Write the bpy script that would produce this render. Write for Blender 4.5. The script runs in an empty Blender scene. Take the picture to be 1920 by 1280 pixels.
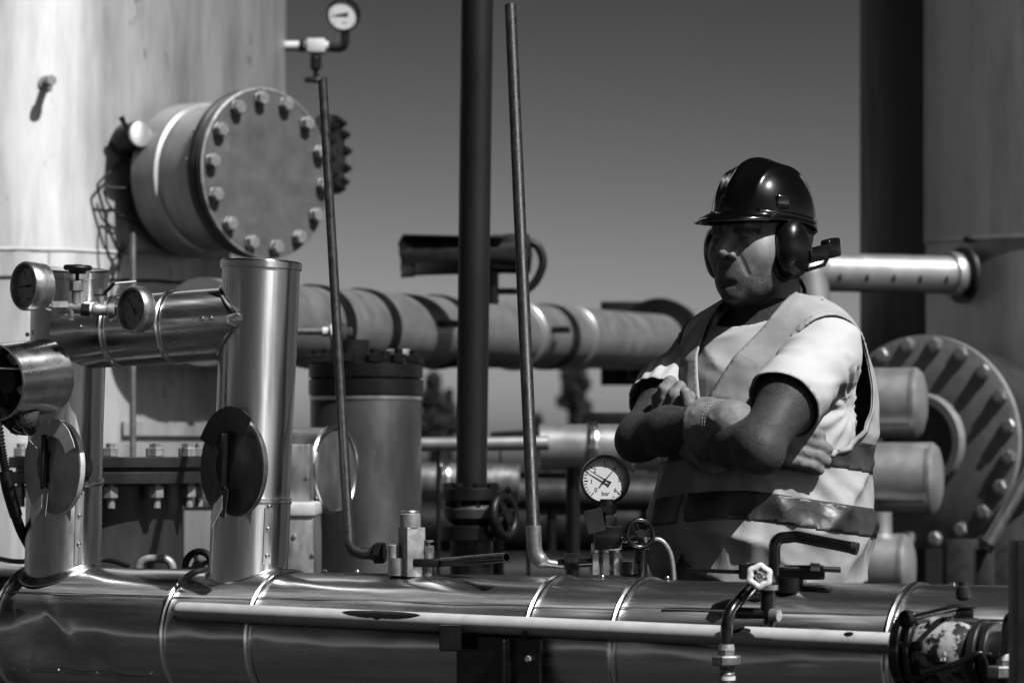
import bpy, bmesh, math, random
import numpy as np
from mathutils import Vector, Matrix, noise
random.seed(7)
R = math.radians
SC = bpy.context.scene
COL = SC.collection

# ---------------------------------------------------------------- camera
F = 5333.0                      # focal length in photo pixels (100 mm on 36 mm)
HZ = 850.0                      # photo row of the horizon
EYE = 1.32
cam_d = bpy.data.cameras.new('camera'); cam = bpy.data.objects.new('camera', cam_d); COL.objects.link(cam)
cam.location = (0, 0, EYE); cam.rotation_euler = (R(90), 0, 0)
cam_d.lens = 100; cam_d.sensor_width = 36; cam_d.shift_y = (HZ - 640) / 1920
cam_d.clip_start = 0.1; cam_d.clip_end = 5000
cam_d.dof.use_dof = True; cam_d.dof.focus_distance = 4.95; cam_d.dof.aperture_fstop = 6.0
SC.camera = cam
# ---------------------------------------------------------------- light
SKY_POW, SKY_MUL = 2.7, 0.066
SUN_AZ, SUN_EL = 46, 51          # azimuth to the right of straight behind the camera
w = bpy.data.worlds.new('World'); SC.world = w; w.use_nodes = True
nt = w.node_tree; nt.nodes.clear()
sky = nt.nodes.new('ShaderNodeTexSky'); sky.sky_type = 'NISHITA'; sky.sun_disc = False
sky.sun_elevation = R(SUN_EL); sky.sun_rotation = R(180 - SUN_AZ)
sky.air_density = 1.0; sky.dust_density = 0.8; sky.ozone_density = 1.0
bw = nt.nodes.new('ShaderNodeSeparateColor')   # the monochrome picture was taken through a red filter: only the sky's red reaches it
bg = nt.nodes.new('ShaderNodeBackground'); bg.inputs['Strength'].default_value = 0.05
wo = nt.nodes.new('ShaderNodeOutputWorld')
nt.links.new(sky.outputs['Color'], bw.inputs['Color'])
pw = nt.nodes.new('ShaderNodeMath'); pw.operation = 'POWER'; pw.inputs[1].default_value = SKY_POW       # contrast of the film
ml = nt.nodes.new('ShaderNodeMath'); ml.operation = 'MULTIPLY'; ml.inputs[1].default_value = SKY_MUL
nt.links.new(bw.outputs['Red'], pw.inputs[0]); nt.links.new(pw.outputs[0], ml.inputs[0])
nt.links.new(ml.outputs[0], bg.inputs['Color'])
nt.links.new(bg.outputs['Background'], wo.inputs['Surface'])
sd = bpy.data.lights.new('sun', 'SUN'); sd.energy = 5.0; sd.angle = R(0.5); sd.color = (1, 1, 1)
sun = bpy.data.objects.new('sun', sd); COL.objects.link(sun)
sv = Vector((math.sin(R(SUN_AZ)) * math.cos(R(SUN_EL)), -math.cos(R(SUN_AZ)) * math.cos(R(SUN_EL)), math.sin(R(SUN_EL))))
sun.rotation_euler = sv.to_track_quat('Z', 'Y').to_euler(); sun.location = sv * 30
SC.view_settings.view_transform = 'Standard'; SC.view_settings.look = 'None'
SC.view_settings.exposure = 0.0; SC.view_settings.gamma = 1.0
SC.render.engine = 'CYCLES'; SC.cycles.use_denoising = True
SC.cycles.max_bounces = 6; SC.cycles.diffuse_bounces = 0; SC.cycles.caustics_reflective = False; SC.cycles.caustics_refractive = False
SC.cycles.sample_clamp_indirect = 4.0

# ---------------------------------------------------------------- helpers
def P(px, py, d):
    """world point seen at photo pixel (px, py) at distance d"""
    return Vector(((px - 960) / F * d, d, EYE + (HZ - py) / F * d))
def PL(n, d): return n * d / F

def frame(p, z, x=None):
    z = Vector(z).normalized()
    x = Vector(x) if x is not None else (Vector((0, 0, 1)) if abs(z.z) < 0.9 else Vector((1, 0, 0)))
    x = (x - z * x.dot(z)).normalized(); y = z.cross(x)
    m = Matrix.Identity(4)
    for i in range(3): m[i][0], m[i][1], m[i][2], m[i][3] = x[i], y[i], z[i], p[i]
    return m
def tf(m, g): return ([m @ Vector(v) for v in g[0]], g[1])
def join(*gs):
    V, Fc = [], []
    for v, f in gs:
        o = len(V); V += list(v); Fc += [tuple(i + o for i in q) for q in f]
    return V, Fc
def lathe(prof, n=32, m=None, cap0=True, cap1=True, a0=0.0, a1=None):
    V, Fc, rows = [], [], []
    full = a1 is None
    for r, z in prof:
        if r < 1e-6: rows.append([len(V)] * (n if full else n + 1)); V.append(Vector((0, 0, z)))
        else:
            row = []
            for j in range(n if full else n + 1):
                a = 2 * math.pi * j / n if full else a0 + (a1 - a0) * j / n
                row.append(len(V)); V.append(Vector((r * math.cos(a), r * math.sin(a), z)))
            rows.append(row)
    for i in range(len(rows) - 1):
        A, B = rows[i], rows[i + 1]
        for j in range(n):
            k = (j + 1) % n if full else j + 1
            q = []
            for t in (A[j], A[k], B[k], B[j]):
                if t not in q: q.append(t)
            if len(q) >= 3: Fc.append(tuple(q))
    if full and cap0 and prof[0][0] > 1e-6: Fc.append(tuple(reversed(rows[0])))
    if full and cap1 and prof[-1][0] > 1e-6: Fc.append(tuple(rows[-1]))
    g = (V, Fc)
    return tf(m, g) if m is not None else g
def cyl(p0, p1, r, n=28, r1=None, ch=0.0, x=None):
    p0, p1 = Vector(p0), Vector(p1); L = (p1 - p0).length; r1 = r if r1 is None else r1
    pr = [(r, 0), (r1, L)] if ch == 0 else [(r - ch, 0), (r, ch), (r1, L - ch), (r1 - ch, L)]
    return lathe(pr, n, frame(p0, p1 - p0, x))
def hexa(p0, p1, r, x=None): return cyl(p0, p1, r, 6, ch=r * 0.1, x=x)
def pipe_shell(p0, p1, r, t, n=40):
    p0, p1 = Vector(p0), Vector(p1); L = (p1 - p0).length
    return lathe([(r - t, 0), (r, 0), (r, L), (r - t, L), (r - t, 0)], n, frame(p0, p1 - p0), False, False)
def fillet(pts, rad, sub=6):
    pts = [Vector(p) for p in pts]; out = [pts[0]]
    for i in range(1, len(pts) - 1):
        a, b, c = pts[i - 1], pts[i], pts[i + 1]
        d1, d2 = (a - b), (c - b); r_ = min(rad, d1.length * 0.48, d2.length * 0.48)
        s, e = b + d1.normalized() * r_, b + d2.normalized() * r_
        for k in range(sub + 1):
            t = k / sub; out.append(s * (1 - t) ** 2 + b * 2 * t * (1 - t) + e * t * t)
    out.append(pts[-1]); return out
def spline(pts, sub=8):
    pts = [Vector(p) for p in pts]; q = [pts[0] * 2 - pts[1]] + pts + [pts[-1] * 2 - pts[-2]]; out = []
    for i in range(1, len(q) - 2):
        a, b, c, d = q[i - 1], q[i], q[i + 1], q[i + 2]
        for k in range(sub):
            t = k / sub
            out.append(0.5 * ((2 * b) + (c - a) * t + (2 * a - 5 * b + 4 * c - d) * t * t + (3 * b - a - 3 * c + d) * t ** 3))
    out.append(pts[-1]); return out
def sweep(pts, r, n=14, caps=True):
    pts = [Vector(p) for p in pts]; N = len(pts)
    rs = [r] * N if not hasattr(r, '__len__') else list(r)
    if len(rs) != N: rs = [rs[0] + (rs[-1] - rs[0]) * i / (N - 1) for i in range(N)]
    V, Fc = [], []; t = (pts[1] - pts[0]).normalized()
    u = t.orthogonal().normalized()
    for i in range(N):
        t = (pts[min(i + 1, N - 1)] - pts[max(i - 1, 0)]).normalized()
        u = (u - t * u.dot(t)).normalized(); v = t.cross(u)
        for j in range(n):
            a = 2 * math.pi * j / n; V.append(pts[i] + (u * math.cos(a) + v * math.sin(a)) * rs[i])
    for i in range(N - 1):
        for j in range(n):
            k = (j + 1) % n; Fc.append((i * n + j, i * n + k, (i + 1) * n + k, (i + 1) * n + j))
    if caps: Fc.append(tuple(reversed(range(n)))); Fc.append(tuple((N - 1) * n + j for j in range(n)))
    return V, Fc
def bmg(bm):
    bm.verts.ensure_lookup_table(); bm.verts.index_update()
    g = ([v.co.copy() for v in bm.verts], [tuple(v.index for v in f.verts) for f in bm.faces]); bm.free(); return g
def box(size, m, bev=0.0, seg=2):
    bm = bmesh.new(); bmesh.ops.create_cube(bm, size=1.0)
    for v in bm.verts: v.co = Vector((v.co.x * size[0], v.co.y * size[1], v.co.z * size[2]))
    if bev: bmesh.ops.bevel(bm, geom=list(bm.edges), offset=bev, segments=seg, affect='EDGES', profile=0.5)
    return tf(m, bmg(bm))
def plate(poly, th, m, bev=0.0):
    """flat outline extruded by th along local z"""
    n = len(poly); V = [Vector((x, y, 0)) for x, y in poly] + [Vector((x, y, th)) for x, y in poly]
    Fc = [tuple(reversed(range(n))), tuple(range(n, 2 * n))] + [(i, (i + 1) % n, n + (i + 1) % n, n + i) for i in range(n)]
    return tf(m, (V, Fc))
def T(v): return Matrix.Translation(Vector(v))
def tf_noise(g, amp, sc, seed=0.0):
    out = []
    for v in g[0]:
        v = Vector(v); q = v * sc + Vector((seed, seed * 1.7, -seed))
        out.append(v + noise.noise_vector(q) * amp)
    return out, g[1]

WL = {}
def wloc(o): return WL.get(o.name, Vector((0, 0, 0))) if o else Vector((0, 0, 0))
def mesh_from(name, g, mat, ang=35):
    me = bpy.data.meshes.new(name); me.from_pydata([tuple(v) for v in g[0]], [], g[1])
    me.materials.append(mat); me.polygons.foreach_set('use_smooth', [True] * len(me.polygons))
    me.update()
    if ang is not None: me.set_sharp_from_angle(angle=R(ang))
    return me
def props(o, label=None, cat=None, group=None, kind=None):
    if label: o['label'] = label
    if cat: o['category'] = cat
    if group: o['group'] = group
    if kind: o['kind'] = kind
    return o
def add(name, g, mat, parent=None, ang=35, origin=None, **kw):
    vs = [Vector(v) for v in g[0]]
    if origin is None:
        lo = Vector([min(v[i] for v in vs) for i in range(3)]); hi = Vector([max(v[i] for v in vs) for i in range(3)])
        c = (lo + hi) / 2
    else: c = Vector(origin)
    me = mesh_from(name, ([v - c for v in vs], g[1]), mat, ang)
    o = bpy.data.objects.new(name, me); COL.objects.link(o)
    o.location = c - wloc(parent); WL[o.name] = c
    if parent: o.parent = parent
    return props(o, **kw)
def inst(name, me, m, parent):
    """place a shared mesh with world matrix m under parent (parents are only translated)"""
    o = bpy.data.objects.new(name, me); COL.objects.link(o)
    o.matrix_local = T(-wloc(parent)) @ m; o.parent = parent; WL[o.name] = m.translation.copy()
    return o
def thing(name, loc, label, cat, group=None):
    o = bpy.data.objects.new(name, None); COL.objects.link(o); o.empty_display_size = 0.05
    o.location = loc; WL[o.name] = Vector(loc)
    return props(o, label, cat, group)
def text_geo(body, size):
    cu = bpy.data.curves.new('t', 'FONT'); cu.body = body; cu.size = size; cu.align_x = 'CENTER'; cu.align_y = 'CENTER'
    cu.resolution_u = 3
    ob = bpy.data.objects.new('t', cu); me = bpy.data.meshes.new_from_object(ob)
    g = ([v.co.copy() for v in me.vertices], [tuple(p.vertices) for p in me.polygons])
    bpy.data.objects.remove(ob); bpy.data.meshes.remove(me); bpy.data.curves.remove(cu)
    return g

# ---------------------------------------------------------------- materials (all grey: the photograph is monochrome)
def mat(name, base, rough=0.5, metal=0.0, var=0.25, sc=(8, 8, 8), bump=0.0, bsc=60, coat=0.0, rvar=0.1, spots=None, spec=0.5, attr=None, dist=0.001, spotsc=30, tan=None, aniso=0.8, rotz=0.0, spotz=1.0, crumple=0.0, csc=16):
    m = bpy.data.materials.new(name); m.use_nodes = True; n = m.node_tree.nodes; l = m.node_tree.links
    b = n['Principled BSDF']
    b.inputs['Metallic'].default_value = metal; b.inputs['Specular IOR Level'].default_value = spec
    b.inputs['Coat Weight'].default_value = coat; b.inputs['Coat Roughness'].default_value = 0.06
    tc = n.new('ShaderNodeTexCoord'); mp = n.new('ShaderNodeMapping'); mp.inputs['Scale'].default_value = sc
    mp0 = n.new('ShaderNodeMapping'); mp0.inputs['Rotation'].default_value = (0, 0, rotz)
    l.new(tc.outputs['Object'], mp0.inputs['Vector']); l.new(mp0.outputs['Vector'], mp.inputs['Vector'])
    nz = n.new('ShaderNodeTexNoise'); nz.inputs['Scale'].default_value = 1; nz.inputs['Detail'].default_value = 7; nz.inputs['Roughness'].default_value = 0.65
    l.new(mp.outputs['Vector'], nz.inputs['Vector'])
    mr = n.new('ShaderNodeMapRange'); mr.inputs['From Min'].default_value = 0.3; mr.inputs['From Max'].default_value = 0.7
    mr.inputs['To Min'].default_value = base * (1 - var); mr.inputs['To Max'].default_value = min(base * (1 + var), 0.95)
    l.new(nz.outputs['Fac'], mr.inputs['Value']); col = mr.outputs['Result']
    if attr:
        at = n.new('ShaderNodeAttribute'); at.attribute_name = attr
        mu = n.new('ShaderNodeMath'); mu.operation = 'MULTIPLY'; l.new(col, mu.inputs[0]); l.new(at.outputs['Fac'], mu.inputs[1]); col = mu.outputs[0]
    if spots:                   # chips, rust or dirt of another tone: (tone, threshold)
        n2 = n.new('ShaderNodeTexNoise'); n2.inputs['Scale'].default_value = spotsc; n2.inputs['Detail'].default_value = 6; n2.inputs['Roughness'].default_value = 0.7
        mp2 = n.new('ShaderNodeMapping'); mp2.inputs['Scale'].default_value = (1, 1, spotz); l.new(tc.outputs['Object'], mp2.inputs['Vector']); l.new(mp2.outputs['Vector'], n2.inputs['Vector'])
        rp = n.new('ShaderNodeMapRange'); rp.inputs['From Min'].default_value = spots[1]; rp.inputs['From Max'].default_value = spots[1] + 0.05
        l.new(n2.outputs['Fac'], rp.inputs['Value'])
        mx = n.new('ShaderNodeMix'); mx.data_type = 'FLOAT'; l.new(rp.outputs['Result'], mx.inputs['Factor'])
        l.new(col, mx.inputs['A']); mx.inputs['B'].default_value = spots[0]; col = mx.outputs['Result']
    cb = n.new('ShaderNodeCombineColor')
    for c in ('Red', 'Green', 'Blue'): l.new(col, cb.inputs[c])
    l.new(cb.outputs['Color'], b.inputs['Base Color'])
    rr = n.new('ShaderNodeMapRange'); rr.inputs['From Min'].default_value = 0.3; rr.inputs['From Max'].default_value = 0.7
    rr.inputs['To Min'].default_value = max(rough - rvar, 0.03); rr.inputs['To Max'].default_value = min(rough + rvar, 1)
    l.new(nz.outputs['Fac'], rr.inputs['Value']); l.new(rr.outputs['Result'], b.inputs['Roughness'])
    if tan is not None:         # brushed metal: the highlight stretches along this direction
        cv = n.new('ShaderNodeCombineXYZ')
        for i, c in enumerate('XYZ'): cv.inputs[c].default_value = tan[i]
        l.new(cv.outputs['Vector'], b.inputs['Tangent']); b.inputs['Anisotropic'].default_value = aniso
    if bump:
        n3 = n.new('ShaderNodeTexNoise'); n3.inputs['Scale'].default_value = bsc; n3.inputs['Detail'].default_value = 5
        l.new(tc.outputs['Object'], n3.inputs['Vector'])
        bp = n.new('ShaderNodeBump'); bp.inputs['Strength'].default_value = bump; bp.inputs['Distance'].default_value = dist
        l.new(n3.outputs['Fac'], bp.inputs['Height']); l.new(bp.outputs['Normal'], b.inputs['Normal'])
        if crumple:             # creases of cloth
            wn = n.new('ShaderNodeTexNoise'); wn.inputs['Scale'].default_value = csc * .6; wn.inputs['Detail'].default_value = 3; l.new(tc.outputs['Object'], wn.inputs['Vector'])
            vm = n.new('ShaderNodeVectorMath'); vm.operation = 'MULTIPLY_ADD'; vm.inputs[1].default_value = (.10, .10, .10); l.new(wn.outputs['Color'], vm.inputs[0]); l.new(tc.outputs['Object'], vm.inputs[2])
            vo = n.new('ShaderNodeTexVoronoi'); vo.feature = 'F1'; vo.distance = 'EUCLIDEAN'; vo.inputs['Scale'].default_value = csc; l.new(vm.outputs['Vector'], vo.inputs['Vector'])
            b2 = n.new('ShaderNodeBump'); b2.inputs['Strength'].default_value = crumple; b2.inputs['Distance'].default_value = .02
            l.new(vo.outputs['Distance'], b2.inputs['Height']); l.new(bp.outputs['Normal'], b2.inputs['Normal']); l.new(b2.outputs['Normal'], b.inputs['Normal'])
    return m
M = {}
PAX = (.85, -.527, 0)
M['alu'] = mat('aluminium_cladding', 0.54, 0.25, 0.95, 0.25, (2.0, 60, 60), 0.03, 30, rvar=0.07, tan=PAX, aniso=.94, rotz=R(31.8), spots=(0.8, 0.71), spotsc=60)
M['alu_v'] = mat('aluminium_cladding_upright', 0.60, 0.30, 1.0, 0.16, (70, 70, 2.5), 0.04, 30, rvar=0.07, tan=(0, 0, 1), aniso=.85)
M['alu_s'] = mat('bright_sleeve', 0.62, 0.27, 1.0, 0.15, (20, 20, 20), 0.04, 30, rvar=.05, tan=(-.52, -.845, -.1), aniso=.85)
M['alu_dull'] = mat('dull_aluminium', 0.34, 0.42, 0.9, 0.3, (30, 30, 12), 0.08, 40, rvar=0.1)
M['alu_torn'] = mat('torn_aluminium', 0.66, 0.45, 0.15, 0.3, (25, 25, 25), 0.15, 25, spots=(0.2, 0.68))
M['alu_torn_dark'] = mat('dark_torn_sheet', 0.11, 0.4, 0.3, 0.4, (25, 25, 25), 0.15, 25, spots=(0.03, 0.62))
M['band'] = mat('cladding_band', 0.75, 0.22, 1.0, 0.1, (40, 40, 40), rvar=0.06)
M['steel'] = mat('plain_steel', 0.45, 0.35, 0.9, 0.25, (40, 40, 40), 0.1, 80)
M['brass'] = mat('old_brass', 0.32, 0.42, 0.7, 0.4, (50, 50, 50), 0.3, 120, spots=(0.08, 0.66))
M['bolt'] = mat('zinc_bolt', 0.4, 0.4, 0.5, 0.3, (60, 60, 60), 0.2, 100)
M['dark'] = mat('dark_painted_steel', 0.006, 0.42, 0.0, 0.5, (20, 20, 20), 0.2, 60, spots=(0.035, 0.68), spec=.35)
M['black'] = mat('black_rubber', 0.0025, 0.5, 0.0, 0.4, (30, 30, 30), 0.1, 80)
M['gloss'] = mat('black_gloss_paint', 0.005, 0.22, 0.0, 0.4, (30, 30, 30), 0.05, 60, coat=0.3)
M['rust'] = mat('rusty_tube', 0.024, 0.45, 0.25, 0.5, (60, 60, 25), 0.5, 180, spots=(0.012, 0.6), spotsc=60)
M['pole'] = mat('painted_pole', 0.007, 0.5, 0.0, 0.2, (10, 10, 4), 0.1, 60)
M['bar'] = mat('white_painted_bar', 0.62, 0.45, 0.0, 0.12, (30, 30, 30), 0.15, 120, spots=(0.04, 0.72), spotsc=22)
M['tank'] = mat('weathered_tank_wall', 0.46, 0.5, 0.55, 0.36, (9, 9, 1.3), 0.15, 25, spots=(0.27, 0.62), spotsc=11, spotz=.35, rvar=0.08, tan=(0, 0, 1), aniso=.7)
M['tankline'] = mat('tank_weld', 0.5, 0.6, 0.2, 0.3, (30, 30, 30), 0.5, 80)
M['cover'] = mat('grey_flange_paint', 0.115, 0.5, 0.0, 0.28, (12, 12, 12), 0.35, 45, spots=(0.27, 0.67), spotsc=14)
M['flange'] = mat('dark_flange_paint', 0.022, 0.45, 0.1, 0.4, (15, 15, 15), 0.3, 60, spots=(0.07, 0.66))
M['pale_flange'] = mat('pale_flange_paint', 0.24, 0.5, 0.1, 0.25, (14, 14, 14), 0.3, 45, spots=(0.2, 0.66), spotsc=14)
M['dirty_white'] = mat('greasy_white_casting', 0.45, 0.5, 0.0, 0.3, (30, 30, 30), 0.4, 60, spots=(0.012, 0.455), spotsc=18)
M['vessel'] = mat('grey_vessel', 0.065, 0.42, 0.5, 0.4, (8, 8, 3), 0.2, 40, spots=(0.28, 0.68), spotsc=12)
M['pipe_white'] = mat('pale_pipe_jacket', 0.50, 0.40, 0.78, 0.09, (9, 9, 9), 0.06, 30)
M['rt_shade'] = mat('shade_toned_tank_panel', 0.008, 0.5, 0.3, 0.4, (8, 8, 1.5), 0.1, 30)  # unlit side and dark reflection put into this panel's base colour
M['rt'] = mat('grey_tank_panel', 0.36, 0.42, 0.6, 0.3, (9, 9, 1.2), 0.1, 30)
M['white'] = mat('white_paint', 0.75, 0.5, 0.0, 0.1, (30, 30, 30), 0.1, 80, spots=(0.06, 0.68), spotsc=40)
M['dial'] = mat('dial_white', 0.78, 0.4, 0.0, 0.03)
M['dialdark'] = mat('dial_grey', 0.40, 0.4, 0.0, 0.1)
M['ink'] = mat('dial_ink', 0.012, 0.5, 0.0, 0.1)
M['insul'] = mat('mineral_wool', 0.03, 0.9, 0.0, 0.6, (30, 30, 30), 1.0, 90, dist=0.006)
M['foil'] = mat('crumpled_foil', 0.7, 0.3, 0.9, 0.2, (40, 40, 40), 0.3, 60)
M['tree'] = mat('tree_leaf', 0.03, 0.8, 0.0, 0.4)
M['ground'] = mat('dark_gravel_ground', 0.014, 0.9, 0.0, 0.5, (3, 3, 3), 0.6, 12, dist=0.02)
def glass_mat():
    m = bpy.data.materials.new('gauge_glass'); m.use_nodes = True; b = m.node_tree.nodes['Principled BSDF']
    b.inputs['Transmission Weight'].default_value = 1.0; b.inputs['Roughness'].default_value = 0.02
    b.inputs['IOR'].default_value = 1.03; b.inputs['Base Color'].default_value = (1, 1, 1, 1)
    return m

# ---------------------------------------------------------------- ground
add('ground', ([(-900, -900, 0), (900, -900, 0), (900, 900, 0), (-900, 900, 0)], [(0, 1, 2, 3)]), M['ground'], kind='structure')
# ================================================================ foreground pipework
RM = 0.122
_a0, _a1 = P(0, 1059, 5.459) - Vector((0, 0, RM)), P(1903, 1099, 4.371) - Vector((0, 0, RM))
AX = (_a1 - _a0).normalized()                      # direction of the main pipe (right and towards the camera)
AXN = Vector((AX.y, -AX.x, 0)).normalized()        # horizontal, towards the camera
AXU = AXN.cross(AX).normalized() * (1 if AXN.cross(AX).z > 0 else -1)
def axis_at(px):
    k = (px - 960) / F; d = _a1 - _a0
    return _a0 + d * ((k * _a0.y - _a0.x) / (d.x - k * d.y))
def main_pt(px, ang, r=RM):
    """on the main pipe's skin: ang 0 = crest, 90 = towards the camera"""
    return axis_at(px) + (AXU * math.cos(R(ang)) + AXN * math.sin(R(ang))) * r
def clad(p0, p1, r, amp=0.0006, seed=0.0, na=96, ns=40, dent=None, up=None, over=0.004):
    """wavy sheet-metal tube"""
    p0, p1 = Vector(p0), Vector(p1); d = p1 - p0; L = d.length; z = d / L
    up = Vector(up) if up is not None else AXU
    u = (up - z * up.dot(z)).normalized(); v = AXN - z * AXN.dot(z) - u * AXN.dot(u); v.normalize()
    flip = u.cross(v).dot(z) < 0
    V, Fc = [], []
    for i in range(ns + 1):
        s = i / ns
        for j in range(na):
            a = 2 * math.pi * j / na
            q = Vector((math.cos(a) * 1.3, math.sin(a) * 1.3, s * L * 5 + seed))
            rr = r + amp * noise.noise(q) * 2 + amp * 0.5 * noise.noise(q * 3.1)
            if s < 0.03: rr -= amp * 0.8
            if dent: rr += dent(s * L, math.degrees(a))
            V.append(p0 + d * s + (u * math.cos(a) + v * math.sin(a)) * rr)
    for i in range(ns):
        for j in range(na):
            k = (j + 1) % na; q = (i * na + j, i * na + k, (i + 1) * na + k, (i + 1) * na + j)
            Fc.append(tuple(reversed(q)) if flip else q)
    return V, Fc
def bead(p, z, r, s=1.0, n=72):
    h = 0.0036 * s
    pr = [(r - 0.002, 0), (r + h * .8, .0012 * s), (r + h, .004 * s), (r + h * .25, .0068 * s), (r + h * .25, .0078 * s), (r + h, .0106 * s), (r + h * .8, .0134 * s), (r - 0.002, .0146 * s)]
    return lathe(pr, n, frame(Vector(p), z), False, False)
screw_me = mesh_from('screw', lathe([(0.0042, -0.001), (0.0042, 0.0008), (0.0034, 0.0026), (0.0015, 0.0036), (0, 0.0038)], 12), M['band'])

pipe = thing('insulated_pipe', axis_at(900) - Vector((0, 0, RM)), 'long horizontal aluminium clad pipe with bead rings across the foreground', 'pipe')
rings = [65, 378, 534, 1048, 1207, 1713]
ends = [-1000, -330] + rings + [2250, 2700]
def dent0(s, a):
    L0 = (axis_at(378) - axis_at(65)).length
    a_ = a if a < 180 else a - 360
    g = math.exp(-((s - L0 * .30) / .055) ** 2 - ((a_ - 105) / 24) ** 2)
    g2 = math.exp(-((s - L0 * .60) / .035) ** 2 - ((a_ - 112) / 16) ** 2)
    g3 = math.exp(-((s - L0 * .12) / .04) ** 2 - ((a_ - 120) / 12) ** 2)
    cr = math.exp(-((s - L0 * (.36 + (a_ - 75) * .004)) / .012) ** 2) * math.exp(-((a_ - 80) / 20) ** 2)
    return -0.024 * g + 0.008 * cr - 0.015 * g2 + .007 * g3
for i in range(len(ends) - 1):
    p0, p1 = axis_at(ends[i]), axis_at(ends[i + 1]); L = (p1 - p0).length
    add('cladding_sheet', clad(p0 + AX * 0.004, p1, RM, 0.0016, i * 3.3, ns=max(16, int(L / 0.012)), dent=dent0 if i == 2 else None), M['alu'], pipe, ang=60,
        **({'label': 'dented sheet of cladding'} if i == 2 else {}))
for px in rings: add('bead_ring', bead(axis_at(px), AX, RM + 0.0008), M['band'], pipe)
def strip_on_main(pxa, pxb, ang, wid=0.012, th=0.0014):
    a, b = main_pt(pxa, ang, RM + .0012), main_pt(pxb, ang, RM + .0012)
    return sweep([a + (b - a) * (i / 16) for i in range(17)], .0011, 8)
    V, Fc = [], []; n = 24
    for i in range(n + 1):
        for da, rr in ((-wid / 2, 0.0002), (-wid / 2, th), (wid / 2, th), (wid / 2, 0.0002)):
            t = R(ang) + da / RM; V.append(a + (b - a) * (i / n) + (AXU * math.cos(t) + AXN * math.sin(t)) * (RM + 0.0012 + rr))
    for i in range(n):
        for j in range(3): Fc.append((i * 4 + j, i * 4 + j + 1, i * 4 + 5 + j, i * 4 + 4 + j))
    return V, Fc
for (a, b, ang) in ((-950, 64, 52), (74, 377, 51), (388, 533, 52), (544, 1047, 50), (1059, 1206, 52), (1219, 1712, 50), (1727, 2650, 52)):
    add('seam_strip', strip_on_main(a, b, ang), M['alu'], pipe)
add('seam_strip', strip_on_main(72, 372, 124, .010), M['alu'], pipe)
for px, ang in ((98, 121), (180, 121), (250, 122), (352, 120), (600, -8), (660, -8), (720, -8), (1120, -8), (1245, -6), (1790, 2), (1490, 60)):
    p = main_pt(px, ang, RM + 0.0018); inst('screw', screw_me, frame(p, p - axis_at(px)), pipe)

# ---- two risers and the crossover duct between them
RR = 0.0702
def saddle(base, zax, r, rm, off=0.001, rad=0.0032, drop=0.0):
    zax = zax.normalized(); u = (AX - zax * AX.dot(zax)).normalized(); v = zax.cross(u); pts = []
    for j in range(73):
        a = 2 * math.pi * j / 72; q = base + (u * math.cos(a) + v * math.sin(a)) * r
        lat = (q - base).dot(AXN); h = math.sqrt(max(rm * rm - lat * lat, 1e-6)) + off
        pts.append(q + zax * ((h - (q - base).dot(AXU)) / max(zax.dot(AXU), .2)))
    return pts
def riser(px, top, split_y, dsp, label, tag_screws, band2=None):
    base = axis_at(px); top = Vector(top); z = (top - base).normalized()
    t = thing('riser_pipe', base + z * RM, label, 'pipe', 'clad risers on the foreground pipe')
    sp = base + z * ((P(px, split_y, base.y) - base).z / z.z)
    low = base + z * (RM * 0.72)
    add('lower_cladding', clad(low, sp, RR + 0.0012, 0.0007, px * .1, 72, 24, up=AX), M['alu_v'], t, ang=60)
    add('upper_cladding', clad(sp, top, RR, 0.0006, px * .2, 72, 40, up=AX), M['alu_v'], t, ang=60)
    add('joint_bead', bead(sp - z * .004, z, RR + 0.001, 0.8), M['band'], t)
    add('end_cap', lathe([(RR - .001, -0.012), (RR + .0035, -0.010), (RR + .0035, 0.001), (RR + 0.001, 0.004), (RR - 0.006, 0.005), (0, 0.0065)], 64, frame(top, z), False), M['alu_v'], t)
    c = saddle(base, z, RR + 0.004, RM)
    V, Fc = [], []
    cen = base + z * RM
    for q in c[:-1]:
        o = (q - cen); o -= z * o.dot(z); o.normalize()
        V += [q + z * .006 - o * .003, q + z * .0005 + o * .0005, q + o * .009 - AXU * .0 - z * (.0035 + .004 * abs(o.dot(AXN))), q + o * .0092 - z * (.0055 + .004 * abs(o.dot(AXN)))]
    n = len(c) - 1
    for j in range(n):
        for k in range(3): Fc.append((j * 4 + k, j * 4 + k + 1, ((j + 1) % n) * 4 + k + 1, ((j + 1) % n) * 4 + k))
    add('saddle_collar', (V, Fc), M['band'], t, ang=60)
    # upright seam with rivets on the lower sheet
    u = (AXN * 0.45 + AX * 0.9); u = (u - z * u.dot(z)).normalized(); w_ = z.cross(u)
    mid = (low + sp) / 2 + z * .02
    add('seam_strip', box((0.002, 0.017, (sp - low).length - .06), frame(mid + u * (RR + 0.0018), z, u), 0.0006, 1), M['alu_v'], t)
    for q in tag_screws:
        p = low + (sp - low) * q + u * (RR + 0.003); inst('screw', screw_me, frame(p, u), t)
    return t, base, z, sp
rt1, b1, z1, s1 = riser(115, P(131, 508, 5.30), 902, 0, 'left clad riser behind the steel gauge, torn disc on its lower front', (0.45, 0.72, .93))
rt2, b2, z2, s2 = riser(460, P(490, 494, 5.15), 938, 0, 'tall capped clad riser right of the round gauges', (0.4, 0.7, .95))
RD = 0.0645
ca, cb_ = P(126, 629, 5.30), P(487, 602, 5.142)
dz = (cb_ - ca).normalized()
duct = thing('crossover_duct', (ca + cb_) / 2 - Vector((0, 0, RD)), 'clad crossover duct bridging the two aluminium risers', 'duct')
def on_duct(px):
    k = (px - 960) / F; d = cb_ - ca; return ca + d * ((k * ca.y - ca.x) / (d.x - k * d.y))
cuts = [128, 218, 322, 487]
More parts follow.
